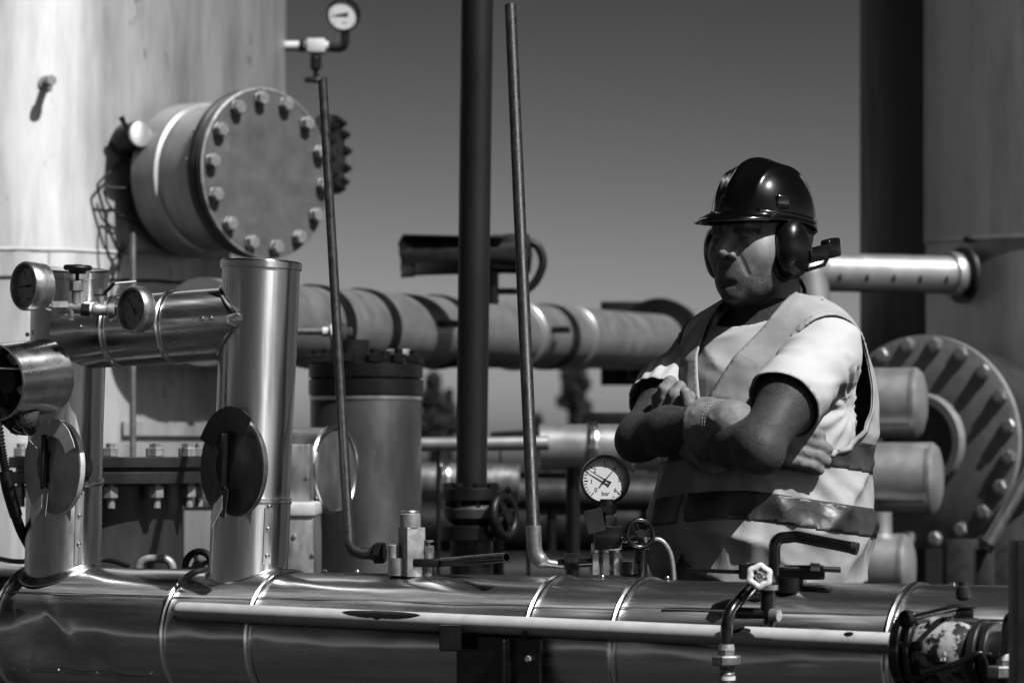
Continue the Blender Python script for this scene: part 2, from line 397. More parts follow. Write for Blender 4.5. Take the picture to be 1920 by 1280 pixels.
for i in range(3):
    add('cladding_sheet', clad(on_duct(cuts[i]), on_duct(cuts[i + 1]), RD + .0006 * i, 0.0007, 20 + i * 4.4, 72, 24, up=(0, 0, 1)), M['alu'], duct, ang=60)
for px in cuts[1:3]: add('bead_ring', bead(on_duct(px), dz, RD + .0008, 0.95), M['band'], duct)
dup_ = Vector((0, 0, 1)); dnn = Vector((dz.y, -dz.x, 0)).normalized()
def duct_pt(px, ang, rr=RD): return on_duct(px) + (dup_ * math.cos(R(ang)) + dnn * math.sin(R(ang))) * rr
for px, ang in ((88, 88), (99, 86), (185, 82), (318, 86), (412, 84), (428, 84), (300, 48)):
    p = duct_pt(px, ang, RD + .002); inst('screw', screw_me, frame(p, p - on_duct(px)), duct)
# V-shaped collar where the duct meets the tall riser
def fishmouth(cen_axis_p, zr, rr, side):
    pts = []
    for j in range(-36, 37):
        a = R(j * 5); q = on_duct(460) + (dup_ * math.cos(a + R(90)) + dnn * math.sin(a + R(90))) * (RD + .002)
        # slide along the duct until it hits the riser skin
        lo, hi = -0.12, 0.12
        o = q - cen_axis_p
        best = None
        for s in range(0, 240):
            d_ = -0.14 + s * 0.0012; x = o + dz * d_; x -= zr * x.dot(zr)
            if x.length < rr: best = d_; break
        if best is None: best = 0.0
        pts.append(q + dz * best)
    return pts
fm = fishmouth(b2, z2, RR + 0.002, -1)
add('mitre_collar', sweep(fm[2:-2], 0.0034, 8), M['alu'], duct)

# ---- torn discs hanging on the risers
def torn_disc(c, nrm, r, label, matl, seed):
    m = frame(c, nrm, (0, 0, 1))      # local x = up, local y = across
    t = thing('torn_end_cap', Vector(c) - Vector((0, 0, r)), label, 'end cap', 'torn round end caps on the risers')
    rnd = random.Random(seed)
    add('stub', cyl(Vector(c) + Vector((.02, .09, 0)), Vector(c) - Vector(nrm).normalized() * .006, r * 0.4, 32), M['dark'], t)
    V, Fc = [], []
    d = lathe([(r * .985, -0.010), (r, -0.008), (r, 0.0), (r * .97, 0.001), (r * .8, -0.001 + .002), (r * .4, 0.004), (0, .006)], 56, None, True)
    d = ([Vector((v[0], v[1], v[2] + 0.004 * math.exp(-((v[1] + v[0] * .35) / .008) ** 2) * (1 if v[2] > 0 else 0))) for v in d[0]], d[1])
    add('disc', tf(m, d), matl, t, ang=50)
    def crescent(a0, a1, ri, ro, off, tilt, n=26, jag=0.03):
        poly_o, poly_i = [], []
        for i in range(n + 1):
            a = R(a0 + (a1 - a0) * i / n); ro_ = ro * (1 + rnd.uniform(-.006, .006)); ri_ = ri * (1 + rnd.uniform(-jag, jag))
            poly_o.append((ro_ * math.cos(a), ro_ * math.sin(a))); poly_i.append((ri_ * math.cos(a) + r * .05, ri_ * math.sin(a) - r * .1))
        V, Fc = [], []
        for zz in (0, 0.0012):
            for (x, y) in poly_o: V.append(Vector((x, y, off + zz + tilt * y)))
            for (x, y) in poly_i: V.append(Vector((x, y, off + zz + .004 + tilt * y)))
        k = n + 1
        for i in range(n):
            Fc.append((i, i + 1, k + i + 1, k + i)); Fc.append((2 * k + k + i, 2 * k + k + i + 1, 2 * k + i + 1, 2 * k + i))
            Fc.append((i, 2 * k + i, 2 * k + i + 1, i + 1)); Fc.append((k + i, k + i + 1, 3 * k + i + 1, 3 * k + i))
        Fc.append((0, k, 3 * k, 2 * k)); Fc.append((n, 2 * k + n, 3 * k + n, k + n))
        return tf(m, (V, Fc))
    return t, m, crescent
DN = Vector((-0.77, -0.63, 0.02))
dA, mA, crA = torn_disc(P(106, 876, 5.19), DN, 0.086, 'grey torn round end cap on the left riser', M['alu_torn'], 3)
dB, mB, crB = torn_disc(P(443, 876, 5.035), DN, 0.0865, 'dark torn round end cap on the tall riser', M['alu_torn_dark'], 5)
# the seen face: local x up; local y: which screen side?
_sy = (mA @ Vector((0, 1, 0)) - mA @ Vector((0, 0, 0))).x       # >0 means local +y is to the right
sgn = 1 if _sy > 0 else -1
def ang_(deg): return deg * sgn   # screen angle measured from up, clockwise positive to the right
add('torn_flap', crA(ang_(66), ang_(-58), 0.052, 0.089, 0.010, 0.0), M['alu_torn'], dA, ang=30)
add('torn_flap', crA(ang_(-56), ang_(-172), 0.046, 0.090, 0.013, 0.02), M['alu_torn'], dA, ang=30)
add('torn_flap', crB(ang_(38), ang_(-62), 0.060, 0.108, 0.014, 0.0), M['dark'], dB, ang=30)
add('torn_flap', crB(ang_(-56), ang_(-172), 0.044, 0.091, 0.013, 0.02), M['alu_torn_dark'], dB, ang=30)
for t, m in ((dA, mA), (dB, mB)):
    add('fin', box((0.100, 0.007, 0.014), m @ T((0.010, -0.016 * sgn, 0.016)), 0.003, 3), M['dark'], t)
    add('fin_shade', plate([(-.055, -.034 * sgn), (.045, -.040 * sgn), (.058, -.018 * sgn), (-.05, -.018 * sgn)][::sgn], .001, m @ T((0, 0, .0085))), M['black'], t)  # black wedge painted in for the shadow and gap left of the fin
    add('torn_tongue', plate([(-0.07, -.018 * sgn), (-.052, .0), (-0.078, .012 * sgn), (-.112, -.004 * sgn), (-.094, -.016 * sgn)][::sgn], .0012, m @ T((0, 0, .012)) @ Matrix.Rotation(R(18), 4, 'Y')), M['foil'], t, ang=20)
    add('torn_tongue', plate([(-0.080, .010 * sgn), (-.076, .036 * sgn), (-0.104, .022 * sgn)][::sgn], .0012, m @ T((0, 0, .006)) @ Matrix.Rotation(R(-14), 4, 'Y')), M['band'], t, ang=20)

# ---- open cladding sleeve at the left edge, wool and foil inside
so = Vector((-0.52, -0.845, -0.10)).normalized()
sf = P(-10, 716, 5.02)
sleeve = thing('open_cladding_sleeve', sf - Vector((0, 0, .075)), 'cut open aluminium sleeve with wool and foil showing, left edge', 'pipe sleeve')
add('shell', pipe_shell(sf - so * 0.135, sf, 0.0675, 0.0012, 64), M['alu_s'], sleeve)
add('rim', lathe([(0.0662, -.002), (0.0692, -.0015), (0.0692, .0015), (0.0662, .002), (0.0662, -.002)], 64, frame(sf, so), False, False), M['band'], sleeve)
wool = lathe([(0.064, 0.0), (0.062, .02), (0.058, .035), (0.045, .028), (0.03, .02), (0.0, .022)], 40, frame(sf - so * .11, so), True)
add('wool_filling', tf_noise(wool, .010, 60, 2.0), M['insul'], sleeve, ang=None)
add('inner_pipe', cyl(sf - so * .12, sf - so * .03, .022, 24), M['dark'], sleeve)
for i, (px, py, a) in enumerate(((52, 708, 20), (48, 730, -15), (28, 672, 40))):
    q = plate([(-.012, -.010), (.002, -.014), (.013, -.004), (.011, .009), (-.003, .013), (-.012, .006)], .002, frame(P(px, py, 5.035 if i < 2 else 5.05), (-.3 + .3 * i, -1, .5)) @ Matrix.Rotation(R(a), 4, 'Z'))
    add('foil_scrap', tf_noise(q, .006, 90, i * 3.0), M['foil'], sleeve, ang=15)
add('rod', cyl(P(-40, 690, 5.0), P(58, 691, 5.03), .0022, 10), M['steel'], sleeve)
for i in range(5):
    q = [P(30 + i * 4 + random.uniform(-6, 6), 775 + j * 9 + random.uniform(-5, 5), 5.02) + Vector((random.uniform(-.012, .012), 0, random.uniform(-.006, .006))) for j in range(5)]
    add('loose_wire', sweep(spline(q, 5), .0007, 6), M['black'], sleeve)
lump = lathe([(0.0, -.03), (.02, -.02), (.03, 0), (.02, .018), (0, .025)], 20, frame(P(42, 790, 5.06), (0, 0, 1)))
add('hanging_wool', tf_noise(lump, .018, 50, 5), M['insul'], sleeve, ang=None)

# ---- ribbed black hose hanging at the left edge
hp = spline([P(-22, 700, 5.3), P(-8, 770, 5.28), P(2, 840, 5.27), P(12, 890, 5.27), P(22, 940, 5.28), P(38, 990, 5.34), P(58, 1030, 5.46), P(80, 1085, 5.55)], 40)
hose = add('ribbed_hose', sweep(hp, [0.0085 + 0.0013 * (1 if (i // 2) % 2 else -1) for i in range(len(hp))], 14), M['black'], ang=50,
           label='black ribbed hose hanging beside the left riser', cat='hose')
add('sleeve', sweep(spline([P(10, 882, 5.268), P(16, 915, 5.27), P(22, 938, 5.275), P(30, 965, 5.30)], 8), [.013, .017, .0185, .019, .019, .018, .017, .014, .012], 18), M['black'], hose)

# ================================================================ gauges
def gauge(c, nrm, r, depth, label, case, dialm, spec, rollup=None, bezel=None, group='pressure gauges'):
    """face centre c looking along nrm"""
    up = Vector((0, 0, 1)) if rollup is None else Vector(rollup)
    m = frame(c, nrm, up)                        # x = up on the dial, y = left or right
    s = 1                                        # angles run clockwise as seen
    t = thing('pressure_gauge', Vector(c) - Vector((0, 0, r)), label, 'gauge', group)
    add('case', lathe([(r * .6, -depth), (r * .93, -depth), (r * .98, -depth + r * .06), (r * .98, -.010)], 56, m, True, False), case, t)
    add('bezel', lathe([(r * .985, -.022), (r * 1.02, -.020), (r * 1.03, -.002), (r * .98, .0015), (r * .905, .001), (r * .895, -.0075)], 56, m, False, False), bezel or case, t)
    dl = add('dial', lathe([(r * .9, -.0085), (r * .9, -.0075), (0, -.0075)], 48, m, True), dialm, t)
    tick = mesh_from('tick', box((r * .11, r * .022, .0004), Matrix.Identity(4)), M['ink']); tickb = mesh_from('tick', box((r * .16, r * .035, .0004), Matrix.Identity(4)), M['ink'])
    a0, a1, n, major = spec['span']
    for i in range(n + 1):
        a = R(a0 + (a1 - a0) * i / n) * s
        big = i % major == 0
        inst('tick', tickb if big else tick, m @ Matrix.Rotation(-a, 4, 'Z') @ T((r * (.78 if big else .82), 0, -.0071)), dl)
    for txt, a, rad, size in spec['text']:
        a_ = R(a) * s; x, y = rad * r * math.cos(-a_), rad * r * math.sin(-a_)
        g = text_geo(txt, size * r)
        # text: local x right, y up -> dial x up, dial y sideways
        mm = Matrix(((0, 1, 0, x), (-1, 0, 0, y), (0, 0, 1, -.0070), (0, 0, 0, 1)))
        add('numeral', tf(m @ mm, g), M['ink'], dl, ang=None)
    for a, ln, wd in spec['needle']:
        a_ = R(a) * s
        add('needle', plate([(-.28 * r, -wd * 2.6 * r), (-.28 * r, wd * 2.6 * r), (-.08 * r, wd * 1.2 * r), (ln * r, wd * .3 * r), (ln * r, -wd * .3 * r), (-.08 * r, -wd * 1.2 * r)][::-1], .0006, m @ Matrix.Rotation(-a_, 4, 'Z') @ T((0, 0, -.0050))), M['ink'], t)
    add('hub', lathe([(r * .06, -.007), (r * .06, -.004), (0, -.0035)], 16, m, False), M['ink'], t)
    return t, m
spec_bar = {'span': (-138, 134, 30, 5), 'needle': [(-59, .82, .028), (40, .80, .014)],
            'text': [('0', -138, .56, .26), ('1', -97, .56, .26), ('2', -47, .58, .26), ('3', 0, .60, .26), ('4', 41, .60, .26), ('5', 88, .60, .26), ('6', 134, .60, .26), ('bar', 178, .56, .25), ('kl. 1.6', 146, .84, .13)]}
spec_a = {'span': (-135, 135, 40, 4), 'needle': [(-92, .78, .028)],
          'text': [('0', -130, .55, .2), ('2', -100, .55, .2), ('4', -70, .56, .2), ('6', -20, .56, .2), ('8', 40, .56, .2), ('10', 118, .52, .2), ('bar', 168, .55, .2)]}
spec_b = {'span': (-135, 135, 40, 4), 'needle': [(-38, .72, .028)],
          'text': [('0', -132, .55, .2), ('10', -88, .52, .2), ('20', -44, .55, .2), ('30', 0, .58, .2), ('40', 44, .55, .2), ('50', 88, .54, .2), ('60', 132, .55, .2), ('bar', 178, .5, .2)]}
gA, mgA = gauge(P(45, 536, 5.03), (-0.72, -0.69, 0.0), 0.0425, 0.040, 'deep round steel gauge with dark dial at the left edge', M['steel'], M['dialdark'], spec_a)
gB, mgB = gauge(P(246, 580, 5.02), (-0.70, -0.71, 0.0), 0.0405, 0.026, 'round steel gauge in front of the crossover duct', M['steel'], M['dialdark'], spec_b)
gC, mgC = gauge(P(1134, 899, 4.86), (-0.10, -0.99, 0.06), 0.0415, 0.034, 'black gauge with white bar dial below the folded arms', M['gloss'], M['dial'], spec_bar, bezel=M['gloss'])

# ---- needle valve and ball valve carrying the two left gauges
DV = 5.06
nv = thing('needle_valve', P(143, 600, DV), 'brass needle valve with black handwheel between the two left gauges', 'valve')
add('inlet_hex', hexa(P(98, 576, DV), P(128, 576, DV), PL(13.5, DV), x=(0, .5, 1)), M['brass'], nv)
add('inlet_neck', cyl(P(84, 572, DV), P(99, 576, DV), PL(8, DV), 20), M['steel'], nv)
add('body', join(cyl(P(127, 577, DV), P(153, 578, DV), PL(10.5, DV), 24, ch=.001), cyl(P(143, 583, DV), P(143, 545, DV), PL(9, DV), 24), cyl(P(134, 580, DV - .004), P(134, 594, DV - .004), PL(6, DV), 16)), M['brass'], nv)
add('bleed_plug', hexa(P(133, 592, DV - .004), P(133, 601, DV - .004), PL(5, DV)), M['brass'], nv)
add('bonnet_nut', hexa(P(143.5, 546, DV), P(143.5, 527, DV), PL(13.5, DV), x=(.3, 1, 0)), M['brass'], nv)
add('stem', cyl(P(145, 530, DV), P(145, 508, DV), PL(3.6, DV), 14), M['dark'], nv)
def handwheel(c, axis, r, spokes=4, rim=.18, hub=.28, matl=None, solid=False, n=40):
    m = frame(c, axis); gs = []
    rr = r * rim; pr = []
    for k in range(13):
        a = 2 * math.pi * k / 12; pr.append((r - rr + rr * math.cos(a), rr * math.sin(a)))
    gs.append(lathe(pr, n, m, False, False))
    gs.append(lathe([(r * hub, -rr * 1.2), (r * hub, rr * 1.2), (0, rr * 1.2)], 16, m))
    if solid: gs.append(lathe([(r * .85, -rr * .5), (r * .85, rr * .5), (0, rr * .5)], n, m))
    else:
        for k in range(spokes):
            a = 2 * math.pi * k / spokes + .4
            gs.append(cyl(m @ Vector((0, 0, 0)), m @ Vector((r * .88 * math.cos(a), r * .88 * math.sin(a), 0)), rr * .7, 10))
    return join(*gs)
add('handwheel', join(handwheel(P(146, 502, DV), (0.03, -.04, 1), PL(27, DV), rim=.20, solid=True), cyl(P(146, 513, DV), P(146, 503, DV), PL(15, DV), 24, r1=PL(19, DV))), M['black'], nv)
bv = thing('ball_valve', P(196, 592, DV), 'small ball valve with thin white lever beside the round gauge', 'valve')
add('union_nut', hexa(P(152, 580, DV), P(169, 581, DV), PL(12.5, DV), x=(0, .3, 1)), M['dark'], bv)
add('thread', cyl(P(166, 580, DV), P(182, 581, DV), PL(10, DV), 24), M['white'], bv)
add('body', join(lathe([(.010, 0), (.0125, .002), (.0125, .011), (.0105, .014), (.0105, .026), (.012, .028), (.012, .038), (.009, .040)], 28, frame(P(174, 580, DV), P(216, 582, DV) - P(174, 580, DV))), cyl(P(189, 578, DV), P(189, 556, DV), PL(6, DV), 20)), M['bolt'], bv)
add('stem_nut', hexa(P(188, 556, DV), P(188, 541, DV), PL(5.2, DV)), M['steel'], bv)
lv = box((PL(24, DV), .010, .0022), T(P(189, 553, DV)) , .0006, 1)
lev = join(lv, sweep([P(193, 552, DV), P(203, 543, DV), P(212, 533, DV), P(216, 532, DV)], .0030, 8))
add('lever_bracket', lev, M['dark'], bv)
add('lever', sweep(fillet([P(211, 533, DV), P(222, 531, DV), P(255, 528, DV)], .004), .0022, 10), M['white'], bv)
add('outlet', join(cyl(P(214, 582, DV), P(232, 584, DV + .01), PL(8, DV), 20), hexa(P(204, 571, DV + .008), P(218, 566, DV + .008), PL(5, DV)), hexa(P(205, 600, DV), P(216, 597, DV), PL(5, DV))), M['steel'], bv)
# ================================================================ tubes and valves on the main pipe
# ---- left tall tube
D1 = 4.98
tube_l = thing('upright_tube', P(700, 1038, D1), 'thin dark upright tube leaning left, in front of the bolted manhole cover', 'tube', 'leaning upright tubes')
pl = fillet([P(605, 154, 5.75), P(656, 1036, D1), P(712, 1038, D1)], .045, 10)
pl = [pl[0] + (pl[1] - pl[0]) * (i / 24) for i in range(24)] + pl[1:]
add('tube', sweep(pl, [PL(8.8, 5.55)] * 24 + [PL(11, D1)] * (len(pl) - 24), 16), M['rust'], tube_l)
add('hex_nut', hexa(P(702, 1036, D1), P(722, 1036, D1 - .004), PL(21, D1), x=(0, .4, 1)), M['dark'], tube_l)
add('nut_cone', cyl(P(692, 1038, D1), P(703, 1036, D1), PL(11, D1), 20, r1=PL(16, D1)), M['rust'], tube_l)
# ---- valve block, plug and lever
D2 = 4.93
vb = thing('valve_block', P(770, 1075, D2), 'pale square valve block beside the foot of the left tube', 'valve')
add('block', join(box((PL(38, D2), PL(40, D2), PL(92, D2)), T(P(772, 1034, D2 + .004)) @ Matrix.Rotation(R(28), 4, 'Z'), .0014, 2), cyl(P(748, 1045, D2 + .01), P(748, 1078, D2 + .01), PL(20, D2), 24)), M['bolt'], vb)
add('shoulder', cyl(P(737, 1078, D2 + .005), P(737, 1020, D2 + .005), PL(9, D2), 20, ch=.002), M['bolt'], vb)
add('cap', cyl(P(769, 990, D2), P(769, 962, D2), PL(19.5, D2), 32, ch=.0012), M['bolt'], vb)
add('cap_rim', lathe([(PL(17, D2), 0), (PL(17.5, D2), .003), (PL(16, D2), .005), (0, .005)], 32, frame(P(769, 962, D2), (0, 0, 1))), M['steel'], vb)
lv_ = thing('lever_valve', P(802, 1078, D2 - .01), 'small plug valve with hollow black lever lying on the main pipe', 'valve')
add('plug', join(cyl(P(803, 1052, D2), P(803, 1022, D2), PL(10, D2), 18), hexa(P(803, 1036, D2), P(803, 1024, D2), PL(11, D2)), cyl(P(803, 1016, D2), P(803, 1012, D2), PL(10, D2), 18), cyl(P(803, 1024, D2), P(803, 1016, D2), PL(5, D2), 14), cyl(P(803, 1050, D2), P(803, 1080, D2), PL(12, D2), 18)), M['brass'], lv_)
add('lever_boss', box((PL(62, D2), PL(26, D2), PL(16, D2)), T(P(806, 1054, D2 - .006)), .003, 2), M['dark'], lv_)
la, lb = P(826, 1054, D2 - .01), P(950, 1044, D2 - .16)
la2 = la
add('lever', join(sweep([la2, la2 * .6 + lb * .4], PL(8.6, D2), 18), pipe_shell(la2 * .62 + lb * .38, lb, PL(9.2, D2), .0022, 24)), M['gloss'], lv_)
# ---- right tall tube with elbow, union and manifold
D3 = 4.86
tube_r = thing('upright_tube', P(1010, 1050, D3), 'tall dark upright tube with elbow foot, right of the thick pole', 'tube', 'leaning upright tubes')
pr = [P(957, 13, 5.45), P(1001, 1000, D3)]
pr = [pr[0] + (pr[1] - pr[0]) * (i / 24) for i in range(25)]
add('tube', sweep(pr, [PL(11.6, 5.2)] * 12 + [PL(12.6, D3)] * 13, 18), M['rust'], tube_r)
el = fillet([P(1000, 985, D3), P(1003, 1052, D3), P(1062, 1060, D3)], .05, 10)
add('elbow', sweep(el, [PL(14.5, D3)] * (len(el) - 4) + [PL(12, D3), PL(10, D3), PL(8, D3), PL(7, D3)], 18), M['brass'], tube_r)
add('union_nut', join(hexa(P(1058, 1052, D3), P(1086, 1052, D3), PL(17, D3), x=(0, .5, 1)), cyl(P(1046, 1056, D3), P(1110, 1054, D3), PL(8, D3), 16)), M['gloss'], tube_r)
mf = thing('gauge_manifold', P(1138, 1080, D3), 'dark valve manifold and tag plate carrying the white dial gauge', 'manifold')
add('stem', cyl(P(1138, 1000, D3), P(1138, 935, D3), PL(13, D3), 24), M['gloss'], mf)
add('socket', join(hexa(P(1138, 962, D3), P(1138, 946, D3), PL(18, D3)), hexa(P(1138, 990, D3), P(1138, 966, D3), PL(20, D3), x=(1, .4, 0))), M['gloss'], mf)
add('block', box((PL(52, D3), PL(44, D3), PL(46, D3)), T(P(1140, 1008, D3)), .003), M['gloss'], mf)
add('tag_plate', box((PL(34, D3), .002, PL(44, D3)), T(P(1115, 976, D3 - .02)) @ Matrix.Rotation(R(-12), 4, 'Y'), .0006, 1), M['flange'], mf)
for px, mm in ((1116, 'brass'), (1136, 'brass'), (1156, 'bolt')):
    add('hex_fitting', hexa(P(px, 1078, D3), P(px, 1035, D3), PL(10.5, D3), x=(.5, 1, 0)), M[mm], mf)
    add('neck', cyl(P(px, 1036, D3), P(px, 1018, D3), PL(8, D3), 18), M['steel'], mf)
bvm = thing('bleed_valve', P(1195, 1085, D3), 'black bleed valve with handwheel and bent copper line near the vest hem', 'valve')
add('body', join(cyl(P(1160, 1012, D3), P(1196, 1012, D3), PL(11, D3), 20), cyl(P(1202, 1085, D3), P(1202, 1000, D3), PL(12, D3), 20), cyl(P(1180, 1080, D3 - .02), P(1180, 1052, D3 - .02), PL(17, D3), 20, ch=.004)), M['gloss'], bvm)
add('handwheel', handwheel(P(1200, 1000, D3 - .035), (0.25, -1, .1), PL(30, D3), rim=.16), M['gloss'], bvm)
add('hex_nut', join(hexa(P(1208, 1030, D3 - .02), P(1208, 1006, D3 - .02), PL(9, D3))), M['brass'], bvm)
add('ring_mark', cyl(P(1202, 1026, D3 - .004), P(1202, 1022, D3 - .004), PL(12.5, D3), 20), M['white'], bvm)
add('copper_line', sweep(spline([P(1212, 1012, D3), P(1238, 1012, D3), P(1256, 1035, D3), P(1263, 1075, D3), P(1264, 1120, D3)], 6), PL(5, D3), 12), M['brass'], bvm)

# ---- long white bar in front of the pipe and its bracket
def Dbar(px): return axis_at(px).y - 0.155
b0, b1_ = P(336, 1144, Dbar(336) ), P(1700, 1206, Dbar(1700))
bar = thing('white_bar', (b0 + b1_) / 2, 'long white painted round bar in front of the clad pipe', 'bar')
RB = 0.0158
bd = (b1_ - b0).normalized()
def bar_at(px):
    k = (px - 960) / F; d = b1_ - b0; return b0 + d * ((k * b0.y - b0.x) / (d.x - k * d.y))
add('rod', join(lathe([(0, -.004), (RB * .55, -.003), (RB * .9, 0), (RB, .004), (RB, (b1_ - b0).length)], 36, frame(b0, bd))), M['bar'], bar)
def patch(pxa, pxb, a0, a1, seed):
    # bare dark patch where the paint has worn off
    V, Fc = [], []; n, k = 26, 8; pa, pb = bar_at(pxa), bar_at(pxb)
    u = Vector((0, 0, 1)); u = (u - bd * u.dot(bd)).normalized(); v = Vector((bd.y, -bd.x, 0)).normalized()
    for i in range(n + 1):
        s = i / n; wv = math.sin(math.pi * s) ** .55; c = (a0 + a1) / 2 + 4 * noise.noise(Vector((s * 9, seed, 0)))
        for j in range(k + 1):
            a = R(c + (a1 - a0) / 2 * wv * (2 * j / k - 1) * (1 + .25 * noise.noise(Vector((s * 14, seed + 4, (j > 4) * 3)))))
            V.append(pa + (pb - pa) * s + (u * math.cos(a) + v * math.sin(a)) * (RB + .0004))
    for i in range(n):
        for j in range(k): Fc.append((i * (k + 1) + j, i * (k + 1) + j + 1, (i + 1) * (k + 1) + j + 1, (i + 1) * (k + 1) + j))
    return V, Fc
add('bare_patch', patch(648, 796, 15, 78, 2.0), M['dark'], bar, ang=None)
add('bare_patch', patch(1588, 1606, 25, 60, 7.0), M['dark'], bar, ang=None)
add('bare_patch', patch(1372, 1400, -20, 70, 9.0), M['rust'], bar, ang=None)
brk = thing('support_bracket', P(930, 1700, 4.72), 'black steel bracket holding the white bar from below', 'bracket')
DB = Dbar(930) + .02
rb_ = frame(P(930, 1230, DB), AX, (0, 0, 1))
add('foot_plate', box((PL(42, DB), .03, PL(48, DB)), T(P(845, 1195, DB - .012)), .002, 1), M['gloss'], brk)
BZ = Matrix.Rotation(math.atan2(AX.y, AX.x), 4, 'Z')
bq = (bar_at(861) + bar_at(1018)) / 2; bw_ = (bar_at(1018) - bar_at(861)).length
add('web', box((bw_, .010, 1.0), T(bq + AXN * .004 - Vector((0, 0, .518))) @ BZ, .002, 1), M['gloss'], brk)
add('web_rib', box((.010, .030, 1.0), T(bar_at(958) + AXN * .014 - Vector((0, 0, .522))) @ BZ, .002, 1), M['gloss'], brk)
bb_ = bar_at(998) + AXN * .010 - Vector((0, 0, .052)); add('bolt', hexa(bb_, bb_ + AXN * .006, .0055), M['bolt'], brk)
add('clip', sweep([bar_at(985) + Vector((0, -.02, -.004)), bar_at(985) + Vector((0, -.012, -.018)), bar_at(985) + Vector((0, .012, -.018)), bar_at(985) + Vector((0, .019, 0))], .004, 8), M['gloss'], brk)

# ---- valve with big bent handle behind the pipe crest
D4 = 4.50
bh = thing('bent_handle_valve', P(1470, 1075, D4), 'black valve with thick bent handle in front of the vest hem', 'valve')
add('handle', sweep(fillet([P(1452, 1078, D4), P(1452, 1006, D4), P(1500, 1008, D4)], .03, 8)[:-1] + fillet([P(1478, 1006, D4), P(1492, 1005, D4), P(1606, 1028, D4 - .05)], .02, 6)[2:], PL(11.2, D4), 18), M['gloss'], bh)
add('handle_tip', sweep([P(1596, 1026, D4 - .048), P(1608, 1029, D4 - .052)], PL(11.9, D4), 16), M['rust'], bh)
add('bonnet', box((PL(90, D4), PL(40, D4), PL(26, D4)), T(P(1500, 1072, D4 + .02)), .002, 1), M['dark'], bh)
add('yoke', join(box((PL(36, D4), PL(34, D4), PL(30, D4)), T(P(1404, 1070, D4)), .002, 1), cyl(P(1390, 1064, D4), P(1575, 1067, D4), PL(5, D4), 14)), M['dark'], bh)
for px in (1408, 1462, 1528): add('nut', hexa(P(px - 9, 1062, D4), P(px + 9, 1063, D4), PL(8.5, D4), x=(0, .6, 1)), M['bolt' if px != 1462 else 'dark'], bh)
add('rod_end', sweep([P(1540, 1066, D4), P(1576, 1068, D4)], PL(5.5, D4), 12), M['black'], bh)
add('body', join(cyl(P(1480, 1082, D4 + .02), P(1480, 1110, D4 + .02), PL(26, D4), 28), box((PL(46, D4), .02, PL(24, D4)), T(P(1522, 1074, D4 + .012)), .002, 1)), M['dark'], bh)
add('link_rod', cyl(P(1290, 1068, D4 + .05), P(1396, 1072, D4), PL(4, D4), 12), M['black'], bh)
# ---- drain line with pale wavy handwheel, union hanging down
D5 = 4.40
dr = thing('drain_line', P(1365, 1330, D5), 'black drain pipe with pale knob wheel and hanging union', 'drain pipe')
wm = frame(P(1424, 1080, D5 - .03), (-.12, -1, .12)); wr = PL(25, D5)
V, Fc = [], []
nn, kk = 60, 10
for i in range(nn):
    a = 2 * math.pi * i / nn; ro = wr * (0.98 + .06 * math.cos(6 * a + .5))
    for j in range(kk):
        b = 2 * math.pi * j / kk; rr = ro - wr * .26 + wr * .27 * math.cos(b); V.append(wm @ Vector((rr * math.cos(a), rr * math.sin(a), wr * .24 * math.sin(b))))
for i in range(nn):
    for j in range(kk): Fc.append((i * kk + j, ((i + 1) % nn) * kk + j, ((i + 1) % nn) * kk + (j + 1) % kk, i * kk + (j + 1) % kk))
kw = join((V, Fc), *[cyl(wm @ Vector((0, 0, -.001)), wm @ Vector((wr * .6 * math.cos(a), wr * .6 * math.sin(a), -.001)), wr * .11, 8) for a in (.3, 2.4, 4.5)])
add('knob_wheel', kw, M['white'], dr)
add('knob_hub', join(lathe([(wr * .30, -.004), (wr * .30, .003), (wr * .22, .005), (wr * .22, .001), (0, .001)], 20, wm), cyl(wm @ Vector((0, 0, -.03)), wm @ Vector((0, 0, .004)), wr * .13, 12)), M['steel'], dr)
add('riser', cyl(P(1440, 1090, D5), P(1440, 1150, D5), PL(14, D5), 20), M['dark'], dr)
add('collar', cyl(P(1440, 1096, D5), P(1440, 1105, D5), PL(19, D5), 20), M['brass'], dr)
add('cross_tube', sweep(fillet([P(1375, 1148, D5), P(1440, 1150, D5), P(1452, 1152, D5 - .01)], .01), PL(11, D5), 18), M['gloss'], dr)
add('cross_tube_end', sweep([P(1446, 1152, D5 - .005), P(1461, 1153, D5 - .012)], [PL(14, D5), PL(12, D5)], 16), M['brass'], dr)
add('lower_stub', sweep([P(1447, 1150, D5 - .004), P(1441, 1172, D5 - .004)], PL(11, D5), 16), M['gloss'], dr)
add('down_pipe', sweep(fillet([P(1412, 1095, D5 + .02), P(1363, 1150, D5 - .03), P(1361, 1215, D5 - .035)], .07, 10), PL(11.5, D5), 18), M['gloss'], dr)
D6 = D5 - .035
add('union_top', cyl(P(1362, 1207, D6), P(1362, 1218, D6), PL(14, D6), 24, r1=PL(16, D6)), M['bolt'], dr)
add('union_neck', hexa(P(1362, 1215, D6), P(1362, 1230, D6), PL(17, D6), x=(.2, 1, 0)), M['brass'], dr)
add('union_nut', hexa(P(1362, 1228, D6), P(1362, 1247, D6), PL(28, D6), x=(.35, 1, 0)), M['brass'], dr)
add('thread', join(*[lathe([(PL(13.5, D6), 0), (PL(15, D6), .003), (PL(13.5, D6), .006)], 24, frame(P(1363, 1249 + k * 10, D6), (0, 0, -1))) for k in range(7)], cyl(P(1363, 1247, D6), P(1363, 1330, D6), PL(12, D6), 20)), M['brass'], dr)
add('ring_mark', cyl(P(1363, 1267, D6), P(1363, 1274, D6), PL(16, D6), 24), M['white'], dr)

